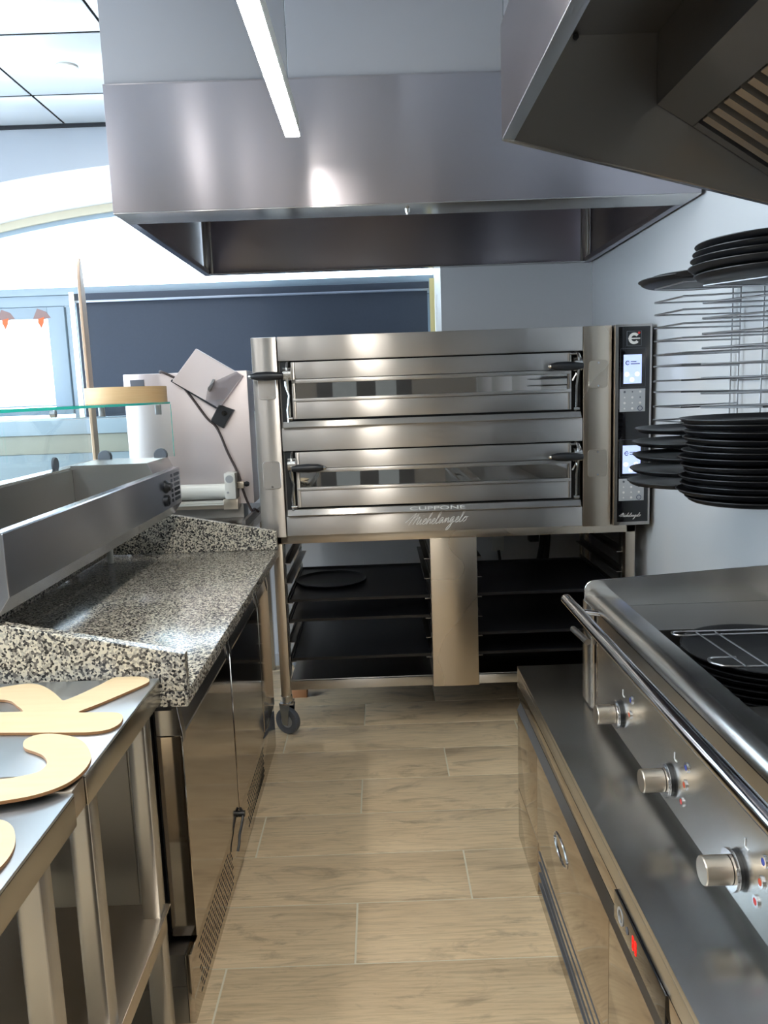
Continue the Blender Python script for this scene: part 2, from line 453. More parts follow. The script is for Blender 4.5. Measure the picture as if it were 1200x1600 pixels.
for i in range(NA):
    xa, xb = xs_[i], xs_[i+1]
    b.poly([(xa, YW+0.002, arc(xa, 2.72)), (xb, YW+0.002, arc(xb, 2.72)), (xb, 4.78, arc(xb, 2.665)), (xa, 4.78, arc(xa, 2.665))])
b.poly([(OX1, YW+0.002, SILL), (OX1, 4.82, SILL), (OX1, 4.82, arc(OX1, 2.665)), (OX1, YW+0.002, arc(OX1, 2.72))])
b.poly([(OX0, YW+0.002, SILL), (OX0, YW+0.002, arc(OX0, 2.72)), (OX0, 4.82, arc(OX0, 2.665)), (OX0, 4.82, SILL)])
b.done('window_reveal', 'reveal_white', wb)
B().box(OX0, OX1, YW+0.001, 4.84, SILL-0.05, SILL).done('window_sill', 'window_frame', wb)
b = B()
for x0, x1, z0, z1 in ((XL, OX0-0.01, 0, ZC+.06), (OX1+0.01, XW+.1, 0, ZC+.06), (OX0, OX1, 0, SILL-0.05), (OX0, OX1, 2.74, ZC+.06)):
    b.box(x0, x1, YW+0.021, 4.84, z0, z1)
b.done('wall_core', 'reveal_white', wb)
B().box(OX0, -1.20, YW-0.03, YW-0.0005, 1.335, 1.412, 0.004).done('sill_band', 'window_frame', wb)
B().box(OX0, -1.20, YW-0.015, YW-0.0005, 1.235, 1.333, 0.002).done('sill_band', 'band_beige', wb)
B().box(OX0, -1.20, YW-0.010, YW-0.0005, 0.90, 1.233, 0.002).done('dado_panel', 'band_blue', wb)
# window_1: arched top light, left casement, right light behind the blind
w1 = sroot('window_1', (-1.1, 4.8, SILL))
def arch_band(t0, t1, y0, y1, name, mat, par):
    b = B()
    for i in range(NA):
        xa, xb = xs_[i], xs_[i+1]
        b.prism([(xa, arc(xa, t0)), (xb, arc(xb, t0)), (xb, arc(xb, t1)), (xa, arc(xa, t1))], 'y', y0, y1)
    bmesh.ops.remove_doubles(b.bm, verts=b.bm.verts[:], dist=1e-5)
    return b.done(name, mat, par)
arch_band(2.625, 2.68, 4.755, 4.83, 'arch_frame', 'window_frame_beige', w1)
arch_band(2.598, 2.625, 4.775, 4.83, 'arch_bead', 'window_frame', w1)
B().box(OX0, OX1, 4.74, 4.83, 2.128, 2.170, 0.003).done('transom', 'window_frame', w1)
B().box(OX0, OX1, 4.75, 4.83, 2.066, 2.127, 0.003).done('frame_head', 'window_frame', w1)
B().box(-1.815, -1.755, 4.75, 4.83, SILL, 2.065, 0.003).done('mullion', 'window_frame', w1)
B().box(OX1-0.05, OX1, 4.76, 4.83, SILL, 2.065, 0.003).done('frame_side', 'window_frame', w1)
cs = B().box(-1.92, -1.82, 4.735, 4.80, SILL+0.02, 2.062, 0.004).box(-2.66, -1.92, 4.735, 4.80, 1.996, 2.062, 0.004).box(-2.66, -1.92, 4.735, 4.80, SILL+0.02, SILL+0.08, 0.004).box(-2.70, -2.62, 4.735, 4.80, SILL+0.08, 1.996, 0.004).done('casement', 'window_frame', w1)
B().box(-2.62, -1.92, 4.762, 4.768, SILL+0.08, 1.996).done('pane', 'window_glass', cs)
b = B()
for i in range(NA):
    xa, xb = xs_[i], xs_[i+1]
    b.prism([(xa, 2.170), (xb, 2.170), (xb, arc(xb, 2.598)), (xa, arc(xa, 2.598))], 'y', 4.80, 4.806)
bmesh.ops.remove_doubles(b.bm, verts=b.bm.verts[:], dist=1e-5)
b.done('pane', 'window_glass', w1)
B().box(-1.755, OX1-0.05, 4.80, 4.806, SILL, 2.065).done('pane', 'window_glass', w1)
B().box(XL, -0.88, 4.236, 4.2485, ZC-0.016, ZC-0.001).done('shadow_line_1', 'dark_gap', None, kind='structure')  # dark strip painted in as the shadow line where wall meets ceiling
# baseboards
B().box(XL, XW, 4.238, 4.249, 0, 0.07).done('baseboard_back', 'white_wall', None, kind='structure')

# ---- casing box above the oven hood
dc = thing('duct_casing', 'plain grey boxed casing that closes the gap between oven hood and ceiling', 'casing', (0, 3.5, 2.541))
for x0, x1 in ((-0.876, -0.263), (-0.261, 0.46), (0.462, XW-0.002)):
    B().box(x0, x1, 2.812, 2.826, 2.546, ZC-0.003, 0.001).done('casing_panel', 'casing', dc)
B().box(-0.876, -0.862, 2.827, YW-0.002, 2.546, ZC-0.003, 0.001).done('side_panel', 'casing', dc)

# ================================================================ LIGHTS
def area(name, loc, sx, sy, power, col=(1, 1, 1), rot=(0, 0, 0)):
    l = bpy.data.lights.new(name, 'AREA'); l.shape = 'RECTANGLE'; l.size = sx; l.size_y = sy; l.energy = power; l.color = col
    o = bpy.data.objects.new(name, l); COL.objects.link(o); o.location = loc; o.rotation_euler = rot; return o
sl = thing('linear_pendant_light', 'long slim glowing linear light hanging in front of the oven hood', 'light', (-0.226, 1.2, 2.27))
B().box(-0.250, -0.206, -1.2, 2.50, 2.275, 2.325, 0.002).done('housing', 'white_plastic', sl)
B().box(-0.248, -0.206, -1.197, 2.502, 2.268, 2.2745).done('diffuser', 'lamp_glow', sl)
for y in (0.3, 1.2):
    B().cyl((-0.228, y, 2.325), (-0.228, y, ZC-0.003), 0.0012, n=6).done('hanging_wire', 'galvanised', sl)
dl0 = thing('downlight', 'small round recessed downlight in the ceiling panel left of the hood', 'light', (-1.256, 3.553, ZC-0.002))
B().lathe([(0.045, 0), (0.045, -0.005), (0.036, -0.006), (0.033, -0.001), (0.033, 0)], (-1.256, 3.553, ZC-0.002)).done('trim_ring', 'white_plastic', dl0)
B().lathe([(0, -0.002), (0.0325, -0.002), (0.0325, 0), (0, 0)], (-1.256, 3.553, ZC-0.002)).done('lens', 'downlight_glow', dl0)
fill_spots = ((-1.256, 1.13, 'nearest the topping unit'), (-1.256, -0.10, 'above the near work tables'), (-1.256, -1.30, 'toward the entrance end'),
         (-2.35, 2.34, 'nearest the added daylight opening'), (-2.35, 0.50, 'left of the near work tables'))
for (x, y, t) in fill_spots:  # unseen downlights added to brighten the room
    copy_thing(dl0, (x, y, ZC-0.002), 'added unseen round fill downlight in the ceiling '+t)
    area('downlight_beam', (x, y, ZC-0.02), 0.075, 0.075, 6 if (x, y) == (-1.256, 1.13) else 9, (1.0, 0.97, 0.93))
area('downlight_beam', (-1.256, 3.553, ZC-0.02), 0.075, 0.075, 8, (1.0, 0.97, 0.93))

# ================================================================ OVEN HOOD
H1 = 2.135
eh = thing('oven_hood', 'large brushed steel box hood hanging above the pizza oven', 'hood', (0.13, 3.5, H1))
hx0, hx1, hy0, hy1 = -0.878, 1.13, 2.8, 4.245
B().box(hx0, hx1, hy0, hy0+0.004, H1, 2.541, 0.001).done('front_panel', 'steel_hood', eh)
B().box(hx0, hx0+0.004, hy0+0.005, hy1, H1, 2.541, 0.001).done('side_panel', 'steel_hood', eh)
B().box(hx1-0.004, hx1, hy0+0.005, hy1, H1, 2.541, 0.001).done('side_panel', 'steel_hood', eh)
B().box(hx0+0.005, hx1-0.005, hy1-0.006, hy1, H1, 2.541, 0.001).done('back_panel', 'steel_hood', eh)
B().box(hx0, hx1, hy0, hy1, 2.541, 2.545).done('top_panel', 'steel_hood', eh)
b = B()
b.box(hx0, hx1, hy0, hy0+0.165, H1-0.004, H1-0.0005, 0.001).box(hx0, hx1, hy0+0.161, hy0+0.165, H1, H1+0.03)
b.done('front_gutter', 'steel', eh)
B().box(hx0, hx0+0.03, hy0+0.166, hy1, H1-0.004, H1-0.0005, 0.001).box(hx0+0.026, hx0+0.03, hy0+0.166, hy1-0.04, H1, H1+0.02).done('side_flange', 'steel_hood', eh)
B().box(hx1-0.03, hx1, hy0+0.166, hy1, H1-0.004, H1-0.0005, 0.001).box(hx1-0.03, hx1-0.026, hy0+0.166, hy1-0.04, H1, H1+0.02).done('side_flange', 'steel_hood', eh)
B().box(hx0+0.031, hx1-0.031, hy1-0.06, hy1-0.007, H1-0.004, H1-0.0005, 0.001).done('back_flange', 'steel', eh)
for x in (hx0+0.006, hx1-0.046):
    B().box(x, x+0.04, hy1-0.012, hy1-0.008, H1+0.001, 2.53, 0.001).box(x if x < 0 else x+0.036, x+0.004 if x < 0 else x+0.04, hy1-0.052, hy1-0.012, H1+0.001, 2.53, 0.001).done('corner_post', 'steel', eh)
B().cyl((0.128, 2.87, H1-0.004), (0.128, 2.87, H1-0.018), 0.011, 0.009, 16).cyl((0.128, 2.87, H1-0.018), (0.128, 2.87, H1-0.024), 0.006, n=12).done('drain_plug', 'chrome_soft', eh)

# ================================================================ RIGHT COOKING HOOD
hd = thing('cooking_hood', 'brushed steel wall hood with baffle filters over the cooking range at right', 'hood', (0.7, 1.0, 1.85))
Y0, Y1 = -0.3, 1.85
B().box(0.297, 0.301, Y0, Y1, 2.048, 2.282, 0.001).done('front_panel', 'steel_hood', hd)
B().box(0.297, 0.325, Y0, Y1, 2.044, 2.0475, 0.001).box(0.322, 0.325, Y0, Y1, 2.048, 2.062).done('front_lip', 'steel_top', hd)
slope = lambda x: 2.048-(x-0.297)*0.262
for y, nm in ((Y1-0.004, 'end_panel'), (Y0, 'end_panel')):
    B().prism([(0.302, slope(0.302)), (XW-0.004, slope(XW-0.004)), (XW-0.004, 2.28), (0.302, 2.28)], 'y', y, y+0.004).done(nm, 'steel_dark', hd)
B().prism([(0.297, slope(0.297)-0.003), (XW-0.004, slope(XW-0.004)-0.003), (XW-0.004, slope(XW-0.004)), (0.297, slope(0.297))], 'y', Y1-0.012, Y1+0.002).done('end_flange', 'chrome_soft', hd)
B().box(0.302, XW-0.004, Y0+0.005, Y1-0.005, 2.255, 2.28).done('top_panel', 'steel_dark', hd)
B().box(XW-0.008, XW-0.004, Y0+0.005, Y1-0.005, 1.83, 2.254).done('back_panel', 'steel_dark', hd)
B().box(0.641, 0.645, Y0+0.006, Y1-0.006, 2.107, 2.254).done('housing_side', 'steel_dark', hd)
fs = lambda x: 2.059-(x-0.72)*0.635
B().prism([(0.641, 2.107), (0.720, 2.059), (0.722, 2.063), (0.645, 2.111)], 'y', Y0+0.006, Y1-0.006).done('housing_strip', 'steel_dark', hd)
B().prism([(0.722, fs(0.722)+0.035), (1.08, fs(1.08)+0.035), (1.08, fs(1.08)+0.038), (0.722, fs(0.722)+0.038)], 'y', Y0+0.006, Y1-0.03).done('filter_backing', 'black_void', hd)
B().prism([(0.722, fs(0.722)), (1.08, fs(1.08)), (1.08, fs(1.08)+0.03), (0.722, fs(0.722)+0.03)], 'y', Y1-0.034, Y1-0.006).done('filter_frame', 'steel_dark', hd)
B().box(1.08, XW-0.009, Y0+0.006, Y1-0.006, fs(1.08)-0.015, fs(1.08)+0.03).done('grease_gutter', 'steel_dark', hd)
y = Y1-0.065; k = 0
while y > Y0+0.03:
    b = B()
    for x0, x1 in ((0.724, 1.079),):
        b.prism([(x0, fs(x0)), (x1, fs(x1)), (x1, fs(x1)+0.003), (x0, fs(x0)+0.003)], 'y', y-0.013, y+0.013)
        b.prism([(x0, fs(x0)+0.003), (x1, fs(x1)+0.003), (x1, fs(x1)+0.02), (x0, fs(x0)+0.02)], 'y', y-0.013, y-0.0115)
        b.prism([(x0, fs(x0)+0.003), (x1, fs(x1)+0.003), (x1, fs(x1)+0.02), (x0, fs(x0)+0.02)], 'y', y+0.0115, y+0.013)
    b.done('baffle', 'steel_warm', hd); y -= 0.052
for x, yy in ((0.36, 1.842), ):
    B().cyl((0.46, Y1-0.006, 2.25), (0.46, Y1-0.012, 2.25), 0.006, n=10).done('bolt', 'black_void', hd)

# ================================================================ PIZZA OVEN
ov = thing('pizza_oven', 'wide two-deck brushed steel pizza oven with black control panel', 'oven', (0.3, 3.7, 0.905))
FY = 3.28
B().box(-0.405, 0.85, FY+0.05, 4.13, 1.56, 1.735).box(-0.405, 0.85, FY+0.05, 4.13, 1.20, 1.34).box(-0.405, 0.85, FY+0.05, 4.13, 0.908, 0.99).box(-0.50, -0.36, FY+0.05, 4.13, 0.908, 1.735).box(0.80, 0.96, FY+0.05, 4.13, 0.908, 1.735).box(-0.405, 0.85, 3.95, 4.13, 0.98, 1.6).done('body', 'steel_dark', ov)
B().box(-0.512, -0.408, FY, 4.12, 0.905, 1.738, 0.003).done('left_pillar', 'steel_oven', ov)
B().box(0.852, 0.969, FY, 4.12, 0.905, 1.738, 0.003).done('right_pillar', 'steel_warm', ov)
B().box(-0.404, 0.849, FY-0.004, FY+0.06, 1.640, 1.738, 0.003).done('top_panel', 'steel_oven', ov)
B().box(-0.404, 0.849, FY-0.004, FY+0.06, 1.270, 1.366, 0.003).done('middle_panel', 'steel_oven', ov)
bp_ = B().box(-0.404, 0.849, FY-0.004, FY+0.06, 0.910, 0.992, 0.003).done('bottom_panel', 'steel_oven', ov)
for z in (0.0, -0.37):
    zs = z
    B().box(-0.398, 0.845, FY+0.02, FY+0.06, 1.366+zs, 1.640+zs).box(-0.398, -0.37, FY+0.004, FY+0.02, 1.366+zs, 1.636+zs).done('door_recess', 'black_void', ov)
    sil = B().prism([(FY-0.022, 1.370+zs), (FY-0.018, 1.366+zs), (FY+0.02, 1.366+zs), (FY+0.02, 1.392+zs), (FY-0.01, 1.392+zs)], 'x', -0.395, 0.840).done('sill', 'steel_oven', ov)
    if z < 0: text_mesh('lettering', 'CUPPONE', 0.052, 'badge', sil, (0.235, FY-0.0172, 1.0105), (1, 0, 0), (0, 0.48, 0.88), 0.0008, 0.42)
    # door: frame with window, glass, hinge arms and grips
    dr = bpy.data.objects.new('door', None)
    d = B()
    d.box(-0.352, 0.800, FY-0.006, FY+0.018, 1.566+zs, 1.634+zs, 0.003)
    d.box(-0.352, 0.800, FY-0.014, FY+0.018, 1.548+zs, 1.564+zs, 0.003)
    d.box(-0.352, 0.800, FY-0.014, FY+0.018, 1.473+zs, 1.486+zs, 0.003)
    d.box(-0.352, 0.800, FY-0.008, FY+0.018, 1.402+zs, 1.472+zs, 0.003)
    d.box(-0.352, -0.338, FY-0.012, FY+0.018, 1.402+zs, 1.634+zs, 0.002).box(0.788, 0.800, FY-0.012, FY+0.018, 1.402+zs, 1.634+zs, 0.002)
    door = d.done('door', 'steel_oven', ov)
    B().box(-0.338, 0.788, FY+0.001, FY+0.006, 1.486+zs, 1.549+zs).done('window_pane', 'oven_glass', door)
    for sx, x in ((-1, -0.366), (1, 0.822)):
        arm = B()
        pts = [(FY-0.03+0.03*math.cos(math.pi*0.5+math.pi*0.5*i/8)*1.0, 1.585+zs+0.045*math.sin(math.pi*0.5+math.pi*0.5*i/8)) for i in range(0)]
        prof = [(FY+0.02, 1.640+zs), (FY-0.02, 1.635+zs), (FY-0.045, 1.612+zs), (FY-0.052, 1.580+zs), (FY-0.040, 1.550+zs), (FY-0.012, 1.500+zs), (FY-0.008, 1.400+zs), (FY+0.02, 1.390+zs)]
        arm.prism(prof, 'x', x-0.004, x+0.004, 0.001)
        arm.cyl((x-0.016, FY-0.024, 1.585+zs), (x+0.016, FY-0.024, 1.585+zs), 0.028, n=24)
        arm.cyl((x-0.012, FY-0.010, 1.405+zs), (x+0.012, FY-0.010, 1.405+zs), 0.007, n=12)
        if sx > 0:   # open curved hinge plate seen behind the right grips
            arm.tube([(x+0.008, FY-0.02, 1.585+zs+0.0), (x+0.014, FY-0.02, 1.61+zs), (x+0.006, FY-0.02, 1.628+zs), (x-0.03, FY-0.02, 1.628+zs)], 0.005, 8)
            arm.tube([(x+0.012, FY-0.02, 1.575+zs), (x-0.018, FY-0.015, 1.52+zs)], 0.004, 8)
        else:
            arm.tube([(x-0.012, FY-0.02, 1.60+zs), (x-0.010, FY-0.02, 1.54+zs), (x+0.002, FY-0.015, 1.50+zs), (x-0.008, FY-0.012, 1.44+zs), (x-0.006, FY-0.012, 1.39+zs)], 0.005, 8)
        ha = arm.done('hinge_arm', 'chrome_soft', ov)
        gz = 1.578+zs if sx > 0 else (1.580 if z == 0 else 1.200)
        pr = [(0, 0), (0.012, 0.002), (0.0165, 0.03), (0.0185, 0.07), (0.0165, 0.11), (0.010, 0.134), (0, 0.136)]
        if sx < 0 and z == 0: st, ax = (-0.378, FY-0.045, gz), (-1, 0, 0.01)
        elif sx < 0: st, ax = (-0.368, FY-0.045, gz), (1, 0, 0.0)
        else: st, ax = (0.842, FY-0.045, gz), (-1, 0, 0.012)
        gr = B().lathe(pr, st, ax, 24, closed=False).done('grip', 'black_plastic', ov)
        e = Vector(st)+Vector(ax)*0.136
        B().lathe([(0, -0.003), (0.0095, -0.002), (0.007, 0.007), (0, 0.011)], e, ax, 16, closed=False).done('grip_tip', 'chrome_soft', gr)
# oval cover plates on both pillars
def cover(x0, x1, z0, z1, y=FY):
    n = 6; r = 0.014; pts = []
    for cx, cz, a0 in ((x1-r, z1-r, 0), (x0+r, z1-r, 90), (x0+r, z0+r, 180), (x1-r, z0+r, 270)):
        for i in range(n+1):
            a = math.radians(a0+90*i/n); pts.append((cx+r*math.cos(a), cz+r*math.sin(a)))
    c = B().prism(pts, 'y', y-0.0035, y+0.001, 0.001).done('cover_plate', 'steel_warm' if x0 > 0 else 'steel', ov)
    for zz in (z0+0.01, z1-0.01):
        B().cyl(((x0+x1)/2, y-0.006, zz), ((x0+x1)/2, y-0.003, zz), 0.004, n=10).done('screw', 'chrome', c)
cover(-0.492, -0.418, 1.486, 1.600); cover(-0.492, -0.418, 1.113, 1.229)
cover(0.874, 0.954, 1.485, 1.599); cover(0.872, 0.954, 1.116, 1.231)
# control column
cp = B().box(0.975, 1.126, FY-0.03, 3.75, 0.910, 1.738, 0.003).done('control_column', 'steel_oven', ov)
B().box(0.987, 1.116, FY-0.034, FY-0.0305, 0.925, 1.728, 0.001).done('black_panel', 'black_gloss', cp, )
PY = FY-0.0345
def ring_c(par, cx, cz, r, t, mat, y=PY, bar=True, a0=40, a1=320, name='emblem'):
    b = B(); n = 24
    outer = [(cx+r*math.cos(math.radians(a0+(a1-a0)*i/n)), cz+r*math.sin(math.radians(a0+(a1-a0)*i/n))) for i in range(n+1)]
    inner = [(cx+(r-t)*math.cos(math.radians(a0+(a1-a0)*i/n)), cz+(r-t)*math.sin(math.radians(a0+(a1-a0)*i/n))) for i in range(n+1)]
    for i in range(n): b.prism([outer[i], outer[i+1], inner[i+1], inner[i]], 'y', y-0.001, y)
    if bar: b.box(cx-r*1.05, cx+r*1.05, y-0.0014, y, cz-t*0.22, cz+t*0.22)
    return b.done(name, mat, par)
em = ring_c(cp, 1.050, 1.680, 0.023, 0.011, 'badge')
b = B()
for x0, x1, z0, z1 in ((1.020, 1.080, 1.650, 1.6515), (1.020, 1.080, 1.7085, 1.710), (1.020, 1.0215, 1.650, 1.710), (1.0785, 1.080, 1.650, 1.710)): b.box(x0, x1, PY-0.0008, PY, z0, z1)
b.done('emblem_outline', 'rubber_grey', cp)
B().cyl((1.070, PY-0.001, 1.702), (1.070, PY, 1.702), 0.005, n=12).done('emblem_dot', 'red_mark', cp)
for dz in (0.0, -0.37):
    sc_ = B().box(1.008, 1.082, PY-0.001, PY, 1.499+dz, 1.616+dz).done('touch_screen', 'screen', cp)
    b = B()
    for x0, x1, z0, z1 in ((0.995, 1.098, 1.640, 1.6408), (0.995, 1.098, 1.4845, 1.4853), (0.995, 0.9958, 1.485, 1.64), (1.0972, 1.098, 1.485, 1.64)): b.box(x0, x1, PY-0.0006, PY, z0+dz, z1+dz)
    b.done('screen_outline', 'rubber_grey', cp)
    ring_c(sc_, 1.024, 1.583+dz, 0.009, 0.003, 'screen_mark', PY-0.001, name='screen_emblem')
    B().box(1.037, 1.060, PY-0.0016, PY-0.001, 1.586+dz, 1.589+dz).box(1.037, 1.074, PY-0.0016, PY-0.001, 1.577+dz, 1.5805+dz).done('screen_print', 'screen_mark', sc_)
    for x, zz in ((1.022, 1.537), (1.064, 1.537), (1.043, 1.515)):
        B().lathe([(0.004, 0), (0.009, 0), (0.009, 0.0008), (0.004, 0.0008)], (x, PY-0.001, zz+dz), (0, -1, 0), 18).done('screen_button', 'screen_white', sc_)
    kp = B().box(0.993, 1.098, PY-0.0015, PY, 1.385+dz, 1.478+dz, 0.0005).done('keypad', 'keypad', cp)
    for i in range(3):
        for j in range(4):
            x = 1.013+i*0.032; zz = 1.398+j*0.0225+dz
            if (i, j) == (2, 0):
                B().lathe([(0.008, 0), (0.0105, 0), (0.0105, 0.0008), (0.008, 0.0008)], (x, PY-0.0015, zz), (0, -1, 0), 18).done('key', 'screen_mark', kp)
            else:
                B().cyl((x, PY-0.0023, zz), (x, PY-0.0015, zz), 0.0048 if (i+j) % 2 else 0.003, n=10).done('key', 'rubber_grey' if (i*4+j) in (3, 7, 10) else ('black_plastic' if (i*4+j) == 10 else 'badge'), kp)
# cursive lettering on the bottom panel and on the control column
GL = {'M': ([(0, .5), (.6, 1.2), (1.25, 1.95), (1.3, 1.85), (.75, .05), (1.0, .9), (1.7, 1.75), (1.75, 1.6), (1.4, .1), (1.6, .8), (2.1, 1.3), (2.15, 1.15), (2.0, .15), (2.3, .2)], 2.4),
      'i': ([(-.1, .2), (.15, .9), (.15, .1), (.4, .15)], .5), 'c': ([(-.1, .15), (.5, .8), (.3, .95), (.05, .5), (.2, .02), (.6, .2)], .65),
      'h': ([(-.1, .2), (.4, 1.6), (.4, 2.0), (.2, 1.5), (.1, 0), (.4, .8), (.6, .7), (.6, .1), (.8, .2)], .85),
      'e': ([(-.1, .2), (.4, .6), (.35, .92), (.1, .7), (.1, .15), (.3, 0), (.6, .2)], .65),
      'l': ([(-.1, .2), (.4, 1.5), (.35, 1.95), (.15, 1.5), (.1, .2), (.25, 0), (.5, .2)], .55),
      'a': ([(.6, .75), (.3, .95), (.03, .45), (.2, .0), (.5, .5), (.62, .85), (.6, .1), (.85, .2)], .9),
      'n': ([(-.05, .2), (.15, .85), (.15, .05), (.4, .75), (.6, .75), (.6, .1), (.85, .2)], .9),
      'g': ([(.6, .75), (.3, .95), (.03, .45), (.2, .05), (.5, .5), (.6, .8), (.4, -.6), (.05, -1.2), (-.1, -1.0), (.3, -.3), (.85, .25)], .9),
      'o': ([(.35, .9), (.05, .5), (.25, .0), (.6, .4), (.4, .9), (.3, .7), (.85, .8)], .8)}
def script(word, unit, r, mat, par, x0, y, z0, rise):
    b = B(); cx = 0; path = []
    def put(p): return Vector((x0+(cx+p[0]+0.42*p[1])*unit, y, z0+p[1]*unit+rise*(cx+p[0])*unit))
    for ch in word:
        g, adv = GL[ch]
        path += [put(p) for p in g]
        if ch == 'i': b.cyl(put((.3, 1.5))+Vector((0, 0.001, 0)), put((.3, 1.5)), r*1.3, n=8)
        cx += adv
    b.tube(smooth_path(path, 4), r, 5)
    return b.done('lettering', mat, par)
script('Michelangelo', 0.0258, 0.0014, 'badge', bp_, 0.092, FY-0.0045, 0.936, 0.04)
script('Michelangelo', 0.0088, 0.0006, 'badge', cp, 0.994, PY-0.0004, 0.946, 0.0)

# ================================================================ OVEN STAND
st = thing('oven_stand', 'open steel stand on castors under the pizza oven with tray runners', 'stand', (0.3, 3.7, 0))
SY0, SY1 = 3.32, 4.10
B().box(-0.475, 1.09, SY0, SY0+0.04, 0.868, 0.904, 0.002).box(-0.475, 1.09, SY1-0.04, SY1, 0.868, 0.904, 0.002).box(-0.475, -0.435, SY0, SY1, 0.868, 0.904, 0.002).box(1.05, 1.09, SY0, SY1, 0.868, 0.904, 0.002).done('top_frame', 'steel_warm', st)
for x, y in ((-0.475, SY0), (-0.475, SY1-0.04), (1.047, SY0), (1.047, SY1-0.04)):
    B().box(x, x+0.042, y, y+0.04, 0.178, 0.868, 0.002).done('leg', 'steel_warm', st)
    cx, cy = x+0.021, y+0.02
    ca = B().cyl((cx, cy, 0.178), (cx, cy, 0.150), 0.026, n=20).box(cx-0.03, cx+0.03, cy-0.03, cy+0.03, 0.142, 0.150, 0.001).done('castor', 'chrome_soft', st)
    a = 1.05 if x < 0 else -0.4
    b = B()
    for sd in (-1, 1): b.prism([(cy-0.028, 0.145), (cy+0.028, 0.145), (cy+0.014, 0.045), (cy-0.014, 0.045)], 'x', cx+sd*0.022-0.0015, cx+sd*0.022+0.0015)
    b.turn(a, 'Z', (cx, cy, 0)).done('castor_fork', 'chrome_soft', ca)
    b = B().lathe([(0.045, -0.016), (0.058, -0.013), (0.060, 0), (0.058, 0.013), (0.045, 0.016), (0.030, 0.012), (0.030, -0.012)], (cx, cy, 0.060), (1, 0, 0), 32)
    b.turn(a, 'Z', (cx, cy, 0)).done('castor_tyre', 'rubber_grey', ca)
    b = B().lathe([(0, -0.014), (0.0305, -0.011), (0.0305, 0.011), (0, 0.014)], (cx, cy, 0.060), (1, 0, 0), 24, closed=False)
    b.turn(a, 'Z', (cx, cy, 0)).done('castor_wheel', 'keypad', ca)
B().box(-0.430, 0.201, SY0-0.002, SY0+0.012, 0.209, 0.250, 0.002).box(-0.430, 0.201, SY0+0.012, SY1, 0.247, 0.252).done('bottom_shelf', 'steel', st)
B().box(0.404, 1.045, SY0-0.002, SY0+0.012, 0.209, 0.250, 0.002).box(0.404, 1.045, SY0+0.012, SY1, 0.247, 0.252).done('bottom_shelf', 'steel', st)
B().box(0.202, 0.403, SY0-0.012, SY0+0.02, 0.206, 0.872, 0.002).done('centre_panel', 'steel_warm', st)
B().box(0.204, 0.222, SY0+0.021, SY1, 0.21, 0.866, 0.001).done('centre_side', 'steel_dark', st)
B().box(0.385, 0.401, SY0+0.021, SY1, 0.21, 0.866, 0.001).done('centre_side', 'steel_dark', st)
RZ = [0.776, 0.687, 0.597, 0.507, 0.418, 0.328]
for (x0, sd) in ((-0.432, 1), (0.203, -1), (0.402, 1), (1.046, -1)):
    for z in RZ:
        b = B().box(min(x0, x0+sd*0.026), max(x0, x0+sd*0.026), SY0+0.035, SY1-0.03, z-0.004, z, 0.0008)
        b.box(min(x0, x0+sd*0.003), max(x0, x0+sd*0.003), SY0+0.035, SY1-0.03, z, z+0.022)
        b.done('tray_runner', 'steel_dark', st)
    for y in (SY0+0.06, SY1-0.09):
        B().box(min(x0-sd*0.008, x0-sd*0.0005), max(x0-sd*0.008, x0-sd*0.0005), y, y+0.03, 0.25, 0.868).done('runner_post', 'steel_dark', st)
# trays and pan in the stand
def tray(x0, x1, z, label, y0=SY0+0.045, y1=SY1-0.08, grp='black oven trays in the stand'):
    t = B(); h = 0.012
    t.box(x0, x1, y0, y1, z, z+0.0025).box(x0, x1, y0, y0+0.003, z+0.0025, z+h).box(x0, x1, y1-0.003, y1, z+0.0025, z+h).box(x0, x0+0.003, y0+0.003, y1-0.003, z+0.0025, z+h).box(x1-0.003, x1, y0+0.003, y1-0.003, z+0.0025, z+h)
    t.done('oven_tray', 'black_tray', None, label=label, category='tray', group=grp)
tray(-0.425, 0.196, 0.5975, 'black sheet tray in the left bay of the stand, carrying a round pan')
tray(-0.425, 0.196, 0.5075, 'empty black sheet tray in the left bay, second from the top')
tray(-0.425, 0.196, 0.3285, 'worn black sheet tray at the bottom of the left bay')
tray(0.409, 1.039, 0.5975, 'black sheet tray at the top of the right bay of the stand')
tray(0.409, 1.039, 0.4185, 'black sheet tray in the right bay, middle of its three')
tray(0.409, 1.039, 0.3285, 'black sheet tray at the bottom of the right bay')

# ================================================================ ROUND PANS
def pan_mesh(r=0.18):
    prof = [(0, 0), (r*0.90, 0), (r*0.945, 0.004), (r*0.985, 0.012), (r, 0.0125), (r, 0.0145), (r*0.98, 0.0145), (r*0.935, 0.0062), (r*0.89, 0.0020), (0, 0.0020)]
    b = B().lathe(prof, (0, 0, 0), n=56, closed=False)
    return b
first_pan = pan_mesh().done('pizza_pan', 'black_pan', None)
first_used = [False]
def pan(x, y, z, label, group, rx=0.0, ry=0.0, s=1.0):
    if not first_used[0]: o = first_pan; first_used[0] = True
    else:
        o = first_pan.copy(); COL.objects.link(o)
    o.location = (x, y, z); o.rotation_euler = (rx, ry, random.random()*6); o.scale = (s, s, 1)
    o['label'] = label; o['category'] = 'pan'; o['group'] = group
    return o
pan(-0.256, 3.72, 0.601, 'round black pizza pan lying alone on a tray in the stand', 'round black pizza pans', 0, 0, 0.95)

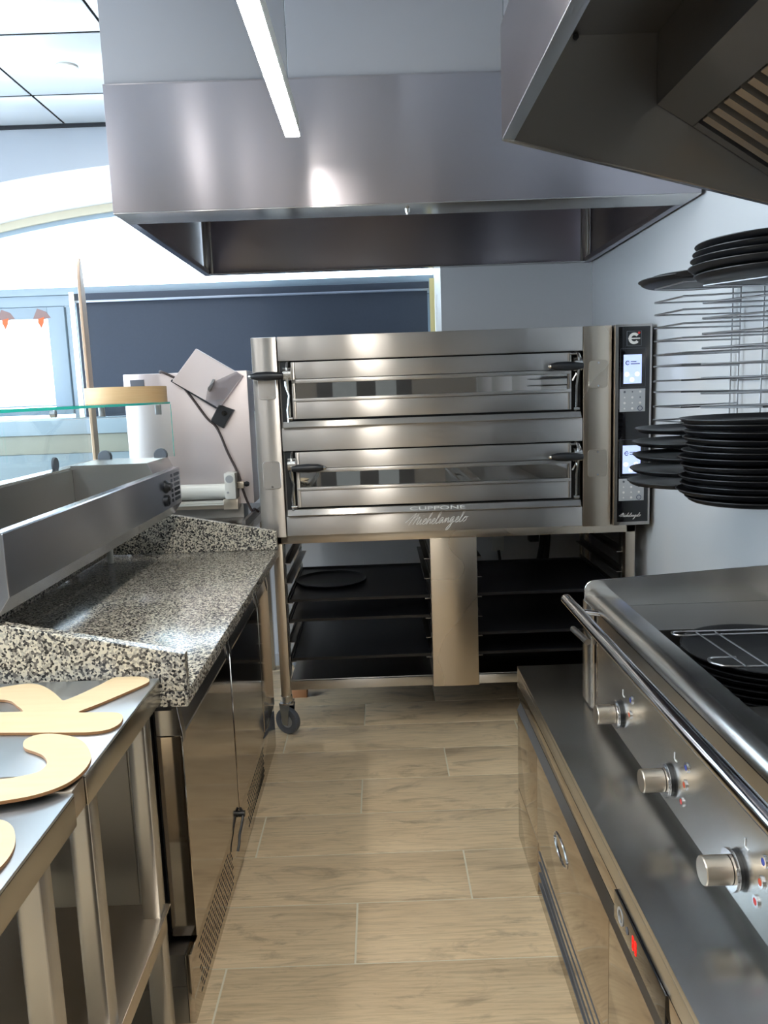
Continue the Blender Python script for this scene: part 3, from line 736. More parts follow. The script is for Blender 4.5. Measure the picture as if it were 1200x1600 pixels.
# ================================================================ WALL RACK
rk = thing('wire_pan_rack', 'chrome wire rack of hairpin arms on the right wall', 'rack', (XW-0.01, 2.2, 1.15))
ZR = [1.742-0.0393*k for k in range(-1, 15)]
WX = XW-0.016
for yv in (2.54, 2.485, 2.335, 2.17, 2.115, 1.95):
    B().cyl((WX, yv, 1.14), (WX, yv, 1.84), 0.0028, n=8).done('upright', 'galvanised', rk)
for zz in (1.83, 1.50, 1.16):
    B().cyl((WX+0.006, 1.93, zz), (WX+0.006, 2.56, zz), 0.0028, n=8).done('cross_wire', 'galvanised', rk)
for yy in (2.50, 2.0):
    B().cyl((WX+0.006, yy, 1.83), (XW-0.0005, yy, 1.83), 0.008, n=10).done('wall_fixing', 'galvanised', rk)
for k, z in enumerate(ZR):
    for (yt, yn, xt, xk) in ((2.45, 2.275, 0.852, 0.875), (2.09, 1.935, 0.852, 0.94)):
        low = k == len(ZR)-1
        dzt = random.uniform(-0.004, 0.004)
        pts = [(WX, yt+0.03, z), (xt+0.03, yt, z+dzt), (xt+0.004, yt-0.004, z+dzt), (xt, yt-0.012, z+dzt), (xt+0.004, yt-0.03, z+dzt), (xk, yn+0.015, z+dzt), (xk+0.02, yn, z+dzt), (WX, yn-0.01, z)]
        B().tube(smooth_path(pts, 3), 0.0027, 7).done('arm', 'galvanised', rk)
G = 'round black pizza pans'
PX = 0.975
# far column: one resting at the top, five low down, each on its own arm
pan(0.975, 2.40, 1.785, 'black round pan atop the far rack column, lower of two', G, 0.0, 0.01)
pan(1.0, 2.36, 1.793, 'black round pan atop the far rack column, upper of two', G, 0.01, -0.01)
ords = ['topmost', 'second', 'third', 'fourth', 'lowest']
for i, z in enumerate((1.352, 1.312, 1.2725, 1.2335, 1.1945)):
    pan(0.952-0.008*i, 2.36-0.03*(i > 1), z, 'black round pan in the lower far column of the wire rack, %s of five' % ords[i], G, random.uniform(-0.02, 0.02), random.uniform(-0.01, 0.02), 0.97)
nth = ['topmost', 'second from the top', 'third from the top', 'fourth from the top', 'fifth from the top', 'sixth from the top', 'seventh from the top', 'eighth from the top', 'ninth from the top', 'tenth from the top', 'eleventh from the top', 'twelfth from the top', 'lowest']
zb = 1.1915
for i in range(13):
    j = 12-i
    pan(0.958+random.uniform(-0.008, 0.008), 2.00+random.uniform(-0.012, 0.012), zb+i*0.0168, 'black round pan in the tall near stack on the wire rack, %s' % nth[j], G, random.uniform(-0.012, 0.012), random.uniform(-0.012, 0.012), random.uniform(0.97, 1.0))
tn = ['lowest', 'second from below', 'third from below', 'fourth from below', 'topmost']
for i in range(5):
    pan(0.965+0.003*i+(0.02 if i == 0 else 0), 2.00-0.006*i, 1.750+i*0.0168, 'black round pan in the top near stack on the wire rack, %s' % tn[i], G, -0.01, 0.006, 1.0)

# ================================================================ FRIDGE COUNTER (left) + GRANITE
fr = thing('refrigerated_counter', 'polished steel refrigerated counter with three doors below the granite top', 'counter', (-0.8, 2.45, 0))
X0 = -0.49
B().box(-1.16, -0.602, 1.69, 3.22, 0.1005, 0.826, 0.002).box(-0.601, -0.56, 1.69, 3.22, 0.187, 0.826).done('body', 'steel_dark', fr)
B().box(-1.15, X0-0.021, 1.70, 3.21, 0.0, 0.0995).done('plinth', 'steel_dark', fr)
B().box(-0.56, -0.495, 1.70, 3.20, 0.80, 0.832, 0.001).done('top_rail', 'gasket', fr)
ys = [(1.752, 2.338), (2.354, 2.903), (2.919, 3.205)]
for i, (y0, y1) in enumerate(ys):
    prof = [(X0, 0.195), (X0, 0.712), (X0-0.003, 0.715), (X0-0.062, 0.715), (X0-0.062, 0.195)]
    dd = B().prism(prof, 'y', y0, y1, 0.002).done('door', 'steel_mirror', fr)
    B().box(X0-0.068, X0-0.0625, y0+0.01, y1-0.01, 0.20, 0.79).done('gasket', 'gasket', dd)
    B().prism([(X0-0.001, 0.717), (X0-0.012, 0.778), (X0-0.03, 0.80), (X0-0.0615, 0.80), (X0-0.0615, 0.717)], 'y', y0+0.0285, y1-0.0285).done('grip_band', 'steel', dd)
    # notch pieces that close the sloped grip at each end of the door
    for yy in (y0+0.0005, y1-0.028):
        B().prism([(X0+0.0015, 0.700), (X0+0.0015, 0.722), (X0-0.008, 0.790), (X0-0.061, 0.797), (X0-0.061, 0.716), (X0+0.0002, 0.716), (X0+0.0002, 0.700)], 'y', yy, yy+0.0275, 0.001).done('grip_end', 'steel', dd)
B().box(-0.60, X0-0.021, 1.70, 3.21, 0.1005, 0.185).done('lower_rail', 'steel_dark', fr)
vp = B().box(X0-0.02, X0-0.004, 1.70, 3.21, 0.0, 0.185, 0.002).done('vent_panel', 'steel_mirror', fr)
b = B()
for r_ in range(9):
    z = 0.030+r_*0.0155
    for c_ in range(19):
        y = 1.765+c_*0.0235+(0.0118 if r_ % 2 else 0)
        if r_*0.03+c_*0.0235 > 0.62: continue
        b.box(X0-0.0045, X0-0.0035, y, y+0.014, z, z+0.006)
b.done('vent_hole', 'black_void', vp, kind='stuff')
b = B()
for r_ in range(8):
    z = 0.040+r_*0.0155
    for c_ in range(16):
        y = 2.50+c_*0.0235+(0.0118 if r_ % 2 else 0)
        b.box(X0-0.0045, X0-0.0035, y, y+0.014, z, z+0.006)
b.done('vent_hole', 'black_void', vp, kind='stuff')
hk = B().tube(smooth_path([(X0+0.004, 2.335, 0.205), (X0+0.012, 2.332, 0.185), (X0+0.012, 2.30, 0.165), (X0+0.010, 2.27, 0.150), (X0+0.012, 2.245, 0.135), (X0+0.010, 2.23, 0.120)], 4), 0.0042, 8).cyl((X0-0.002, 2.335, 0.185), (X0+0.018, 2.335, 0.185), 0.010, n=14).done('latch_hook', 'black_plastic', fr)

gw = thing('granite_worktop', 'speckled grey granite worktop with raised sloping ends on the steel counter', 'worktop', (-0.82, 2.45, 0.833))
B().box(-1.17, -0.44, 1.64, 3.235, 0.833, 0.868, 0.003).done('slab', 'granite', gw)
B().prism([(-0.441, 0.8685), (-0.441, 0.952), (-1.17, 1.10), (-1.17, 0.8685)], 'y', 1.642, 1.672, 0.002).done('end_upstand', 'granite', gw)
B().prism([(-0.441, 0.8685), (-0.441, 0.945), (-1.17, 1.088), (-1.17, 0.8685)], 'y', 3.205, 3.233, 0.002).done('end_upstand', 'granite', gw)
B().box(-1.17, -1.14, 1.673, 3.204, 0.8685, 1.03, 0.002).done('back_upstand', 'granite', gw)

# ================================================================ TOPPING UNIT
tu = thing('topping_display', 'steel refrigerated topping unit with glass guard above the granite worktop', 'display unit', (-0.97, 2.4, 1.052))
TY0, TY1 = 1.63, 3.12
def tub_section():
    return [(-0.80, 1.095), (-0.80, 1.232), (-0.8035, 1.235), (-0.822, 1.237), (-0.822, 1.10), (-0.835, 1.056), (-0.83, 1.052)]
B().prism(tub_section(), 'y', TY0, TY1, 0.0015).done('front_panel', 'steel_unit', tu)
B().prism([(-1.15, 1.052), (-1.15, 1.273), (-1.12, 1.269), (-1.12, 1.10), (-1.12, 1.052)], 'y', TY0, TY1, 0.001).done('back_panel', 'steel', tu)
B().box(-1.12, -0.83, TY0, TY1, 1.052, 1.075).done('underside', 'steel_dark', tu)
B().prism([(-1.119, 1.076), (-0.823, 1.076), (-0.823, 1.236), (-1.119, 1.268)], 'y', TY0, TY0+0.04).done('near_end', 'steel', tu)
B().box(-1.118, -0.824, TY0+0.041, 2.829, 1.11, 1.114).box(-1.118, -1.112, TY0+0.041, 2.829, 1.114, 1.262).box(-0.830, -0.824, TY0+0.041, 2.829, 1.114, 1.231).done('well', 'steel_dark', tu)
B().prism([(-1.119, 1.076), (-0.8225, 1.076), (-0.8225, 1.237), (-0.842, 1.277), (-1.119, 1.277)], 'y', 2.83, TY1-0.003, 0.001).done('machine_housing', 'steel', tu)
# control end: louvre grid, knob and rocker switch on the front face
for i in range(6):
    for j in range(2):
        z = 1.112+i*0.019; y0 = 2.985+j*0.034+(0.012 if j else 0); y1 = y0+(0.016 if j == 0 else 0.070)
        B().box(-0.8005, -0.7985, y0, y1, z, z+0.0115).done('louvre', 'dark_gap' if i < 3 else 'rubber_grey', tu)
B().lathe([(0, 0.020), (0.014, 0.020), (0.016, 0.012), (0.024, 0.004), (0.025, 0)], (-0.80, 2.905, 1.180), (1, 0, 0), 20, closed=False).done('thermostat_knob', 'black_plastic', tu)
B().lathe([(0.022, 0), (0.022, 0.008), (0.017, 0.010), (0.017, 0)], (-0.80, 2.905, 1.128), (1, 0, 0), 20).box(-0.800, -0.786, 2.897, 2.913, 1.118, 1.138, 0.001).done('rocker_switch', 'black_plastic', tu)
for y in (1.72, 3.05):
    for x in (-1.08,):
        B().cyl((x, y, 1.052), (x, y, 0.8685), 0.012, n=14).done('foot', 'white_plastic' if y > 3 else 'steel', tu)
# glass guard
TG = 1.484
def pane(x0, x1, y0, y1, z0, z1, edge):
    p = B().box(x0, x1, y0, y1, z0, z1).done('glass_pane', 'guard_glass', tu)
    if edge: B().box(*edge).done('glass_edge', 'glass_edge', p)
pane(-1.155, -0.832, 1.0, 3.17, TG, TG+0.008, (-0.832, -0.8305, 1.0, 3.17, TG, TG+0.008))
pane(-1.135, -0.812, 3.100, 3.106, 1.279, TG-0.001, (-0.812, -0.811, 3.100, 3.106, 1.279, TG-0.001))
pane(-1.148, -1.142, 1.68, 3.095, 1.275, TG-0.001, None)
for x in (-1.085, -0.865):
    B().lathe([(0, 0.008), (0.024, 0.008), (0.026, 0.004), (0.026, -0.012), (0, -0.012)], (x, 3.100, 1.286), (0, -1, 0), 22, closed=False).done('glass_clamp', 'rubber_grey', tu)
    B().box(x-0.004, x+0.018, 3.085, 3.0995, TG-0.040, TG-0.001, 0.002).done('glass_bracket', 'galvanised', tu)
for y in (1.9, 2.75):
    B().cyl((-1.137, y, TG-0.02), (-1.118, y, TG-0.02), 0.012, n=16).cyl((-1.12, y, TG-0.02), (-1.12, y, TG-0.001), 0.005, n=10).done('glass_fixing', 'galvanised', tu)
    B().lathe([(0, 0.008), (0.024, 0.008), (0.026, 0.004), (0.026, 0), (0, 0)], (-1.1415, y, 1.290), (1, 0, 0), 22, closed=False).done('glass_clamp', 'rubber_grey', tu)

B().lathe([(0.146, 0), (0.150, 0), (0.150, 0.060), (0.146, 0.060)], (-0.955, 3.02, TG+0.0085), n=72).done('wooden_hoop', 'hoop_wood', None, label='round pale wooden hoop lying on top of the glass guard', category='hoop')
# tall wooden peel standing behind the unit, seen nearly edge-on
def rounded(n, cx, cz, rx, rz, a0, a1): return [(cx+rx*math.cos(math.radians(a0+(a1-a0)*i/n)), cz+rz*math.sin(math.radians(a0+(a1-a0)*i/n))) for i in range(n+1)]
pts = [(-0.13, 0.0), (0.13, 0.0), (0.13, 0.93)]+rounded(14, 0.0, 0.93, 0.13, 0.235, 0, 180)[1:]
b = B().prism([(x, z) for x, z in pts], 'y', -0.006, 0.006, 0.002)
b.turn(math.radians(-74.0), 'Z', (0, 0, 0))
for v in b.bm.verts: v.co += Vector((-1.225, 3.40, 0.932))
b.done('pizza_peel', 'peel_wood', None, label='tall thin wooden peel standing edge-on behind the glass guard', category='peel')

# ================================================================ SIDE TABLE + DOUGH ROLLER
sd_ = thing('side_table', 'steel side table with low upstand holding the dough roller', 'table', (-0.95, 3.75, 0))
B().box(-1.40, -0.60, 3.27, 4.22, 0.89, 0.93, 0.002).done('tabletop', 'steel', sd_)
B().box(-0.614, -0.600, 3.40, 4.22, 0.9305, 0.965, 0.001).done('upstand', 'steel_dark', sd_)
for x, y in ((-1.38, 3.29), (-0.66, 3.29), (-1.38, 4.16), (-0.66, 4.16)):
    B().box(x, x+0.04, y, y+0.04, 0, 0.889, 0.001).done('leg', 'steel', sd_)
dr_ = thing('dough_roller', 'upright steel dough roller machine with tilted chute and white roller', 'machine', (-0.9, 3.8, 0.9305))
DY = 3.70
B().box(-1.178, -0.604, DY, DY+0.16, 1.00, 1.622, 0.003).done('body', 'steel_roller', dr_)
B().box(-1.12, -0.66, DY+0.02, DY+0.15, 0.9305, 1.0, 0.002).done('base', 'steel_dark', dr_)
B().box(-1.147, -1.083, DY-0.002, DY, 1.553, 1.596).done('rating_plate', 'rubber_grey', dr_)
# chute: rectangular plate tilted 33 degrees
ch = B().prism([(-0.824, 1.727), (-0.617, 1.597), (-0.735, 1.452), (-0.945, 1.583)], 'y', DY-0.035, DY-0.005, 0.002).done('chute', 'steel_roller', dr_)
B().prism([(-0.640, 1.617), (-0.617, 1.597), (-0.735, 1.452), (-0.79, 1.49), (-0.775, 1.55), (-0.745, 1.575)], 'y', DY-0.060, DY-0.055).done('clear_guard', 'clear_guard', ch)
B().prism([(-0.780, 1.542), (-0.772, 1.530), (-0.752, 1.560), (-0.745, 1.585), (-0.752, 1.588)], 'y', DY-0.05, DY-0.036).done('slotted_bracket', 'galvanised', ch)
cb_ = B().prism([(-0.735, 1.470), (-0.668, 1.443), (-0.722, 1.360), (-0.780, 1.395)], 'y', DY-0.04, DY-0.004, 0.003).done('motor_box', 'black_plastic', dr_)
B().cyl((-0.712, DY-0.046, 1.430), (-0.712, DY-0.040, 1.430), 0.012, n=18).done('motor_button', 'black_gloss', cb_)
B().prism([(-0.95, 1.583), (-0.945, 1.592), (-0.745, 1.468), (-0.752, 1.452)], 'y', DY-0.034, DY-0.004).done('chute_bar', 'dark_gap', dr_)
B().tube(smooth_path([(-1.02, DY+0.06, 1.626), (-1.00, DY-0.004, 1.630), (-0.955, DY-0.012, 1.610), (-0.92, DY-0.012, 1.585), (-0.86, DY-0.012, 1.50), (-0.80, DY-0.012, 1.41), (-0.765, DY-0.012, 1.375), (-0.742, DY-0.012, 1.33), (-0.715, DY-0.012, 1.25), (-0.675, DY-0.012, 1.155), (-0.655, DY-0.03, 1.09), (-0.635, DY-0.03, 1.02), (-0.612, DY-0.03, 0.965), (-0.607, DY, 0.972), (-0.590, DY+0.02, 0.955)], 5), 0.006, 8).done('power_cable', 'cable_brown', dr_)
B().cyl((-1.10, DY-0.045, 1.068), (-0.716, DY-0.045, 1.068), 0.036, n=32).done('roller', 'white_plastic', dr_)
B().box(-1.10, -0.716, DY-0.06, DY-0.002, 1.003, 1.012, 0.002).box(-1.10, -0.70, DY-0.05, DY-0.004, 1.013, 1.025, 0.001).done('roller_tray', 'white_plastic', dr_)
B().box(-1.10, -0.70, DY-0.045, DY-0.002, 0.985, 1.002).done('scraper_bar', 'steel_warm', dr_)
sb = B().box(-0.722, -0.672, DY-0.095, DY-0.002, 1.035, 1.155, 0.003).done('roller_bearing', 'white_plastic', dr_)
B().cyl((-0.698, DY-0.097, 1.128), (-0.698, DY-0.095, 1.128), 0.018, n=20).cyl((-0.708, DY-0.098, 1.066), (-0.708, DY-0.095, 1.066), 0.005, n=10).done('bearing_cap', 'keypad', sb)
B().box(-0.735, -0.668, DY-0.08, DY-0.002, 0.985, 1.034, 0.002).done('bearing_foot', 'steel_warm', dr_)
B().box(-0.671, -0.640, DY-0.06, DY-0.03, 1.080, 1.110, 0.002).done('knob_shaft', 'steel_warm', dr_)
B().lathe([(0, -0.014), (0.009, -0.011), (0.013, 0), (0.009, 0.011), (0, 0.014)], (-0.628, DY-0.045, 1.098), (1, 0, 0), 18, closed=False).done('adjusting_knob', 'black_plastic', dr_)

# ================================================================ BLIND, TAPE, PERFORATED STRIPS
bl = thing('roller_blind', 'dark navy roller blind drawn down over the window behind the oven', 'blind', (-0.65, 4.72, 1.40))
B().box(-1.745, 0.318, 4.675, 4.732, 2.085, 2.124, 0.004).done('cassette', 'blind_fabric', bl)
B().box(-1.742, 0.316, 4.672, 4.680, 2.072, 2.085, 0.002).done('lower_rail', 'blind_rail', bl)
B().box(-1.732, 0.310, 4.700, 4.703, 1.420, 2.074).done('fabric', 'blind_fabric', bl)
B().box(-1.732, 0.310, 4.695, 4.708, 1.416, 1.430, 0.002).done('bottom_bar', 'blind_fabric', bl)
def edge_strip(x, y, label, n, mat):
    t = thing('perforated_strip', label, 'strip', (x, y, 1.42))
    B().box(x-0.014, x+0.014, y, y+0.004, 1.416, 2.13, 0.001).done('strip_body', mat, t)
    for i in range(n):
        z = 1.50+i*0.036
        B().cyl((x+0.004, y-0.001, z), (x+0.004, y, z), 0.004, n=8).done('dot', 'keypad', t)
edge_strip(-1.738, 4.650, 'pale perforated strip hanging at the left edge of the blind', 15, 'backlit_glow')
edge_strip(0.331, 4.600, 'yellowish strip at the right edge of the blind', 0, 'yellow_strip')
def tape(x, z, label, s=1.0, mir=1):
    t = thing('tape_scrap', label, 'tape', (x, 4.73, z))
    B().prism([(x-0.05*s*mir, z-0.02*s), (x-0.02*s*mir, z+0.04*s), (x+0.03*s*mir, z+0.02*s), (x+0.055*s*mir, z-0.015*s), (x+0.02*s*mir, z-0.02*s)], 'y', 4.7335, 4.7345).done('tape_patch', 'tape_brown', t)
    B().prism([(x-0.02*s*mir, z-0.02*s), (x+0.018*s*mir, z-0.01*s), (x+0.012*s*mir, z-0.045*s), (x-0.005*s*mir, z-0.075*s), (x-0.022*s*mir, z-0.04*s)], 'y', 4.7318, 4.7328).done('tape_tail', 'tape_orange', t)
tape(-1.955, 2.015, 'orange tape scrap at the corner of the left window casement', 1.0)
tape(-2.165, 2.015, 'orange tape scrap at the left edge of the photo on the casement', 1.0)

# ================================================================ WORK TABLES (left foreground)
def table(y0, y1, z, label, xf=-0.497, shelf=0.37, depth=0.70):
    t = thing('work_table', label, 'table', (xf-depth/2, (y0+y1)/2, 0), 'steel work tables')
    B().box(xf-depth, xf, y0, y1, z-0.006, z, 0.002).done('tabletop', 'steel_top', t)
    tp = B().box(xf-0.004, xf, y0, y1, z-0.055, z-0.006, 0.0015).box(xf-0.03, xf-0.004, y0, y1, z-0.055, z-0.052, 0.001)
    tp.box(xf-depth, xf-0.004, y0, y0+0.004, z-0.055, z-0.006, 0.0015).box(xf-depth, xf-0.004, y1-0.004, y1, z-0.055, z-0.006, 0.0015)
    tp.done('apron', 'steel_apron', t)
    for yy in (y0+0.05, y1-(0.062 if shelf else 0.10)):
        for xx in (xf-0.060, xf-depth+0.01):
            B().box(xx, xx+0.04, yy, yy+0.04, 0.0, z-0.056, 0.003).done('leg', 'steel', t)
    if shelf:
        B().box(xf-depth+0.02, xf-0.012, y0+0.01, y1-0.01, shelf, shelf+0.004, 0.001).box(xf-0.016, xf-0.012, y0+0.047, y1-0.047, shelf-0.035, shelf, 0.001).done('lower_shelf', 'steel_warm', t)
    B().box(xf-depth+0.012, xf-depth+0.016, y0+0.05, y1-0.05, 0.10, z-0.06).done('back_sheet', 'sheet_grey', t)
    return t
t2 = table(1.200, 1.634, 0.9035, 'steel work table beside the granite, under the branching plywood cutout')
t1 = table(0.20, 1.150, 0.8975, 'nearest steel work table at lower left, under the crescent cutout', xf=-0.497, shelf=0.0)
B().box(-1.13, -0.50, 1.151, 1.199, 0.8500, 0.9000, 0.002).done('joint_strip', 'steel_warm', t2)

# plywood cutouts
def cutout(pts, z, label, k=5, th=0.006):
    P = [Vector((x, y, 0)) for x, y in pts]
    P = smooth_path(P, k, True)
    b = B().prism([(p.x, p.y) for p in P], 'z', z+0.0006, z+th)
    o = b.done('plywood_cutout', ['plywood', 'plywood_edge'], None, label=label, category='cutout', group='plywood cutouts on the steel tables')
    for p in o.data.polygons:
        if abs(p.normal.z) < 0.5: p.material_index = 1; p.use_smooth = False
    return o
cutout([(-1.02, 1.50), (-0.94, 1.545), (-0.86, 1.578), (-0.802, 1.604), (-0.77, 1.613), (-0.739, 1.60), (-0.70, 1.563), (-0.667, 1.522), (-0.655, 1.508), (-0.647, 1.515), (-0.633, 1.538), (-0.609, 1.590), (-0.594, 1.628), (-0.575, 1.632), (-0.545, 1.632), (-0.520, 1.622), (-0.508, 1.600), (-0.517, 1.576), (-0.54, 1.538), (-0.572, 1.487), (-0.598, 1.452), (-0.598, 1.444), (-0.585, 1.442), (-0.532, 1.438), (-0.511, 1.426), (-0.502, 1.405), (-0.501, 1.380), (-0.514, 1.358), (-0.541, 1.350), (-0.577, 1.351), (-0.714, 1.362), (-0.85, 1.372), (-1.02, 1.385), (-1.03, 1.42), (-1.02, 1.455), (-0.90, 1.458), (-0.80, 1.460), (-0.722, 1.458), (-0.717, 1.464), (-0.74, 1.490), (-0.767, 1.517), (-0.80, 1.524), (-0.87, 1.50), (-1.0, 1.47)], 0.9035, 'branching pale plywood cutout lying beside the granite', 4)
cutout([(-0.76, 1.150), (-0.70, 1.163), (-0.647, 1.176), (-0.605, 1.185), (-0.576, 1.199), (-0.570, 1.217), (-0.574, 1.236), (-0.590, 1.259), (-0.609, 1.274), (-0.634, 1.290), (-0.647, 1.310), (-0.650, 1.330), (-0.638, 1.346), (-0.611, 1.348), (-0.571, 1.334), (-0.540, 1.309), (-0.515, 1.271), (-0.502, 1.239), (-0.499, 1.200), (-0.507, 1.165), (-0.525, 1.140), (-0.554, 1.121), (-0.592, 1.109), (-0.65, 1.090), (-0.72, 1.078), (-0.78, 1.082), (-0.80, 1.115)], 0.9038, 'crescent hook shaped plywood cutout spanning both tables', 4)
cutout([(-0.70, 1.075), (-0.63, 1.078), (-0.574, 1.068), (-0.548, 1.050), (-0.530, 1.022), (-0.518, 0.991), (-0.515, 0.955), (-0.525, 0.915), (-0.56, 0.88), (-0.63, 0.86), (-0.70, 0.87), (-0.66, 0.96)], 0.8975, 'rounded plywood cutout at the left edge of the nearest table', 4)

# ================================================================ RIGHT BASE CABINET
bc = thing('base_cabinet', 'low polished steel base cabinet with drawers under the cooking range', 'cabinet', (0.78, 1.2, 0))
CX = 0.424; CY0, CY1 = -0.3, 2.454
B().box(CX+0.02, 1.14, CY0, CY1-0.004, 0.0, 0.556).done('body', 'steel_dark', bc)
B().box(CX, 1.14, CY0, CY1, 0.585, 0.600, 0.0015).box(CX, CX+0.006, CY0, CY1, 0.545, 0.585, 0.001).done('top_plate', 'steel_cook', bc)
B().box(CX, CX+0.006, CY0, CY1, 0.500, 0.542, 0.001).done('fascia', 'steel_mirror', bc)
B().box(CX+0.006, CX+0.020, CY0, CY1, 0.484, 0.500).done('shadow_gap', 'black_void', bc)
B().prism([(CX-0.002, 0.449), (CX+0.013, 0.484), (CX+0.019, 0.484), (CX+0.019, 0.449)], 'y', CY0, CY1, 0.0).done('grip_rail', 'galvanised', bc)
dw = [(-0.3, 0.70), (0.703, 1.42), (1.423, 2.137)]
for y0, y1 in dw:
    d = B().box(CX, CX+0.018, y0, y1, 0.178, 0.446, 0.0015).done('drawer_front', 'steel_mirror', bc)
    yc = y1-0.30
    pth = [(CX-0.001, yc+0.07*math.cos(2*math.pi*i/28), 0.335+0.026*math.sin(2*math.pi*i/28)) for i in range(28)]
    B().tube(pth, 0.0025, 6, True).done('recessed_pull', 'chrome', d)
B().box(CX, CX+0.018, 2.140, CY1, 0.178, 0.446, 0.0015).done('side_panel', 'steel_mirror', bc)
B().box(CX, CX+0.018, 2.140, CY1, 0.0, 0.175, 0.0015).done('side_panel', 'steel_mirror', bc)
vp2 = B().box(CX+0.002, CX+0.018, CY0, 2.137, 0.0, 0.175, 0.001).done('vent_panel', 'steel_mirror', bc)
for i in range(4):
    B().box(CX+0.0005, CX+0.0025, CY0+0.02, 2.125, 0.045+i*0.034, 0.0485+i*0.034).done('vent_slot', 'rubber_grey', vp2)
cpn = B().box(CX-0.004, CX+0.002, 1.105, 1.375, 0.484, 0.542, 0.001).done('control_panel', 'black_gloss', bc)
b = B()
segs = {'8': [1, 1, 1, 1, 1, 1, 1]}
for kx, yy in enumerate((1.262, 1.248)):
    for zz in (0.500, 0.513, 0.526): b.box(CX-0.0048, CX-0.004, yy-0.0025, yy+0.0025, zz, zz+0.0010)
    for y2 in (yy-0.0038, yy+0.0028): b.box(CX-0.0048, CX-0.004, y2, y2+0.0009, 0.502, 0.526)
b.done('digit_display', 'digit_red', cpn)
B().lathe([(0.012, 0), (0.017, 0), (0.017, 0.001), (0.012, 0.001)], (CX-0.004, 1.335, 0.513), (-1, 0, 0), 20).done('round_button', 'keypad', cpn)
B().lathe([(0, 0), (0.007, 0), (0.007, 0.001), (0, 0.001)], (CX-0.004, 1.295, 0.513), (-1, 0, 0), 16, closed=False).done('round_button', 'rubber_grey', cpn)

# ================================================================ COOKING RANGE
ck = thing('cooking_range', 'steel countertop cooking range with rounded front, rail and round knobs', 'range', (0.85, 1.0, 0.601))
KY0, KY1 = -0.3, 2.175
FX = 0.57
fr_prof = [(FX, 0.636), (FX, 0.895)]
for i in range(9):
    a = math.radians(180-90*i/8); fr_prof.append((FX+0.032+0.032*math.cos(a), 0.893+0.032*math.sin(a)))
fr_prof += [(0.640, 0.924), (0.646, 0.918), (0.646, 0.80), (0.63, 0.80), (0.63, 0.636)]
B().prism(fr_prof, 'y', KY0, KY1-0.004).done('front_panel', 'steel_cook', ck)
B().box(FX+0.03, 1.14, KY0, KY1-0.01, 0.6015, 0.799).done('body', 'steel_dark', ck)
B().box(0.647, 1.125, KY0, 1.47, 0.80, 0.86, 0.003).done('cook_plate', 'steel_dark', ck)
B().box(0.647, 1.125, 1.472, 1.955, 0.80, 0.806, 0.001).done('hob_plate', 'black_gloss', ck)
B().prism([(1.956, 0.80), (1.956, 0.865), (KY1-0.005, 0.872), (KY1-0.005, 0.80)], 'x', 0.647, 1.125).done('end_ledge', 'steel_dark', ck)
sp = [(FX, 0.80)]+[(FX+0.03+0.03*math.cos(math.radians(180-90*i/8)), 0.922+0.028*math.sin(math.radians(180-90*i/8))) for i in range(9)]+[(1.13, 0.978), (1.13, 0.80)]
B().prism(sp, 'y', KY1-0.0035, KY1, 0.001).done('side_splash', 'steel_cook', ck)
B().box(1.127, 1.140, KY0, KY1-0.004, 0.80, 1.0, 0.001).done('back_splash', 'steel_cook', ck)
B().box(FX-0.004, FX-0.0005, 2.085, KY1, 0.605, 0.895, 0.001).done('corner_strip', 'steel_cook', ck)
B().box(FX-0.002, FX-0.0005, 2.035, 2.083, 0.605, 0.895, 0.0005).done('corner_strip', 'steel_mirror', ck)
B().cyl((FX-0.022, 2.215, 0.795), (FX-0.012, 2.09, 0.795), 0.009, n=14).done('end_stop', 'steel_dark', ck)
rl = B().cyl((0.512, KY0, 0.904), (0.512, 2.145, 0.904), 0.0155, n=28).done('front_rail', 'chrome', ck)
for y in (2.03, 0.95, -0.1):
    B().cyl((0.512, y, 0.904), (FX+0.004, y, 0.893), 0.007, n=14).done('rail_bracket', 'chrome', rl)
for i, y in enumerate((1.840, 1.505, 1.199, 0.88, 0.56)):
    kb = B().lathe([(0, 0.058), (0.0225, 0.058), (0.024, 0.056), (0.024, 0.014), (0, 0.014)], (FX, y, 0.692), (-1, 0, 0), 32, closed=False).done('knob', 'steel_warm', ck)
    B().lathe([(0.022, 0.013), (0.034, 0.013), (0.035, 0.010), (0.035, 0.007), (0.022, 0.007)], (FX, y, 0.692), (-1, 0, 0), 36).done('knob_flange', 'chrome', kb)
    B().lathe([(0.020, 0.007), (0.032, 0.007), (0.032, 0.0), (0.020, 0.0)], (FX, y, 0.692), (-1, 0, 0), 36).done('knob_seal', 'black_plastic', kb)
    for (dy, dz, mt) in ((-0.092, 0.073, 'blue_mark'), (-0.085, 0.034, 'orange_mark'), (-0.072, -0.008, 'red_mark')):
        if i == 0 and dz < 0.03: continue
        lp = B().lathe([(0.006, 0), (0.010, 0), (0.010, 0.003), (0.006, 0.003)], (FX, y+dy, 0.692+dz), (-1, 0, 0), 18).done('indicator_ring', 'chrome', ck)
        B().lathe([(0, 0.002), (0.006, 0.002), (0.006, 0)], (FX, y+dy, 0.692+dz), (-1, 0, 0), 14, closed=False).done('indicator_lamp', mt, lp)
    B().box(FX-0.0012, FX, y-0.030, y-0.027, 0.752, 0.766).box(FX-0.0012, FX, y-0.041, y-0.030, 0.750, 0.753).done('index_mark', 'white_mark', ck)
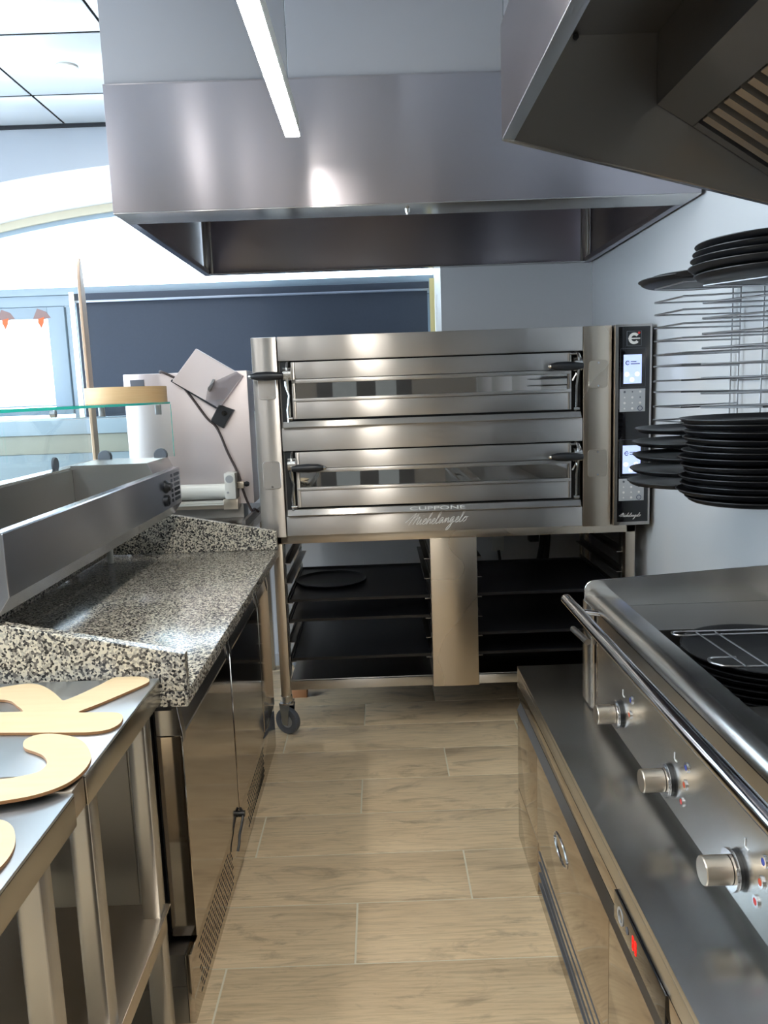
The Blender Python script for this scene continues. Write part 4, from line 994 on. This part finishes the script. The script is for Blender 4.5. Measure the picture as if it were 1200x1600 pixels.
# stack of pans in the well with a wire frame on top
for i in range(6):
    pan(0.862+random.uniform(-0.003, 0.003), 1.722+random.uniform(-0.003, 0.003), 0.8065+i*0.0145, 'black round pan in the stack on the cooking range, %s' % (['lowest', 'second from below', 'third from below', 'fourth from below', 'fifth from below', 'topmost under the wire frame'][i]), G, 0, 0, 0.99)
wf_ = thing('wire_pan_stand', 'loose chrome wire frame lying on the pans on the cooking range', 'frame', (0.9, 1.7, 0.896))
zz = 0.8985
B().tube(smooth_path([(1.08, 1.830, zz), (0.76, 1.836, zz), (0.705, 1.838, zz), (0.692, 1.825, zz), (0.703, 1.808, zz), (0.76, 1.806, zz), (1.08, 1.80, zz)], 5), 0.003, 8).done('wire_loop', 'galvanised', wf_)
B().tube(smooth_path([(0.765, 1.645, zz), (0.715, 1.648, zz), (0.700, 1.632, zz), (0.706, 1.606, zz), (0.76, 1.588, zz), (1.08, 1.578, zz)], 5), 0.003, 8).done('wire_loop', 'galvanised', wf_)
B().cyl((0.745, 1.812, zz+0.005), (0.755, 1.575, zz+0.005), 0.002, n=8).done('cross_wire', 'galvanised', wf_)
B().cyl((0.790, 1.812, zz+0.005), (0.800, 1.570, zz+0.005), 0.002, n=8).done('cross_wire', 'galvanised', wf_)

# ================================================================ BEHIND THE STAND
so = thing('wall_socket', 'white wall socket behind the stand with a thin black lead', 'socket', (0.632, 4.24, 0.62))
B().box(0.600, 0.664, 4.215, 4.2495, 0.614, 0.693, 0.004).done('socket_box', 'white_plastic', so)
B().tube(smooth_path([(0.632, 4.21, 0.622), (0.640, 4.20, 0.55), (0.655, 4.20, 0.42), (0.665, 4.18, 0.20), (0.67, 4.16, 0.02)], 4), 0.008, 8).done('lead', 'cable_black', so)
pc = thing('oven_power_cables', 'thick black conduit pair hanging from the oven behind the stand', 'cable', (0.85, 4.19, 0.02))
B().box(0.795, 0.845, 4.165, 4.235, 0.67, 0.75, 0.003).done('junction_box', 'black_plastic', pc)
B().tube(smooth_path([(0.875, 4.18, 0.90), (0.872, 4.18, 0.72), (0.845, 4.18, 0.55), (0.80, 4.18, 0.40), (0.74, 4.17, 0.20), (0.72, 4.17, 0.03)], 4), 0.016, 10).done('conduit', 'cable_black', pc)
B().tube(smooth_path([(0.905, 4.21, 0.90), (0.90, 4.21, 0.70), (0.885, 4.21, 0.50), (0.88, 4.20, 0.30), (0.88, 4.20, 0.03)], 4), 0.018, 10).done('conduit', 'cable_black', pc)
B().box(-0.482, -0.408, 3.75, 3.82, 0.0, 0.05, 0.003).done('wooden_block', 'block_wood', None, label='small reddish wooden block on the floor behind the front left castor', category='block')
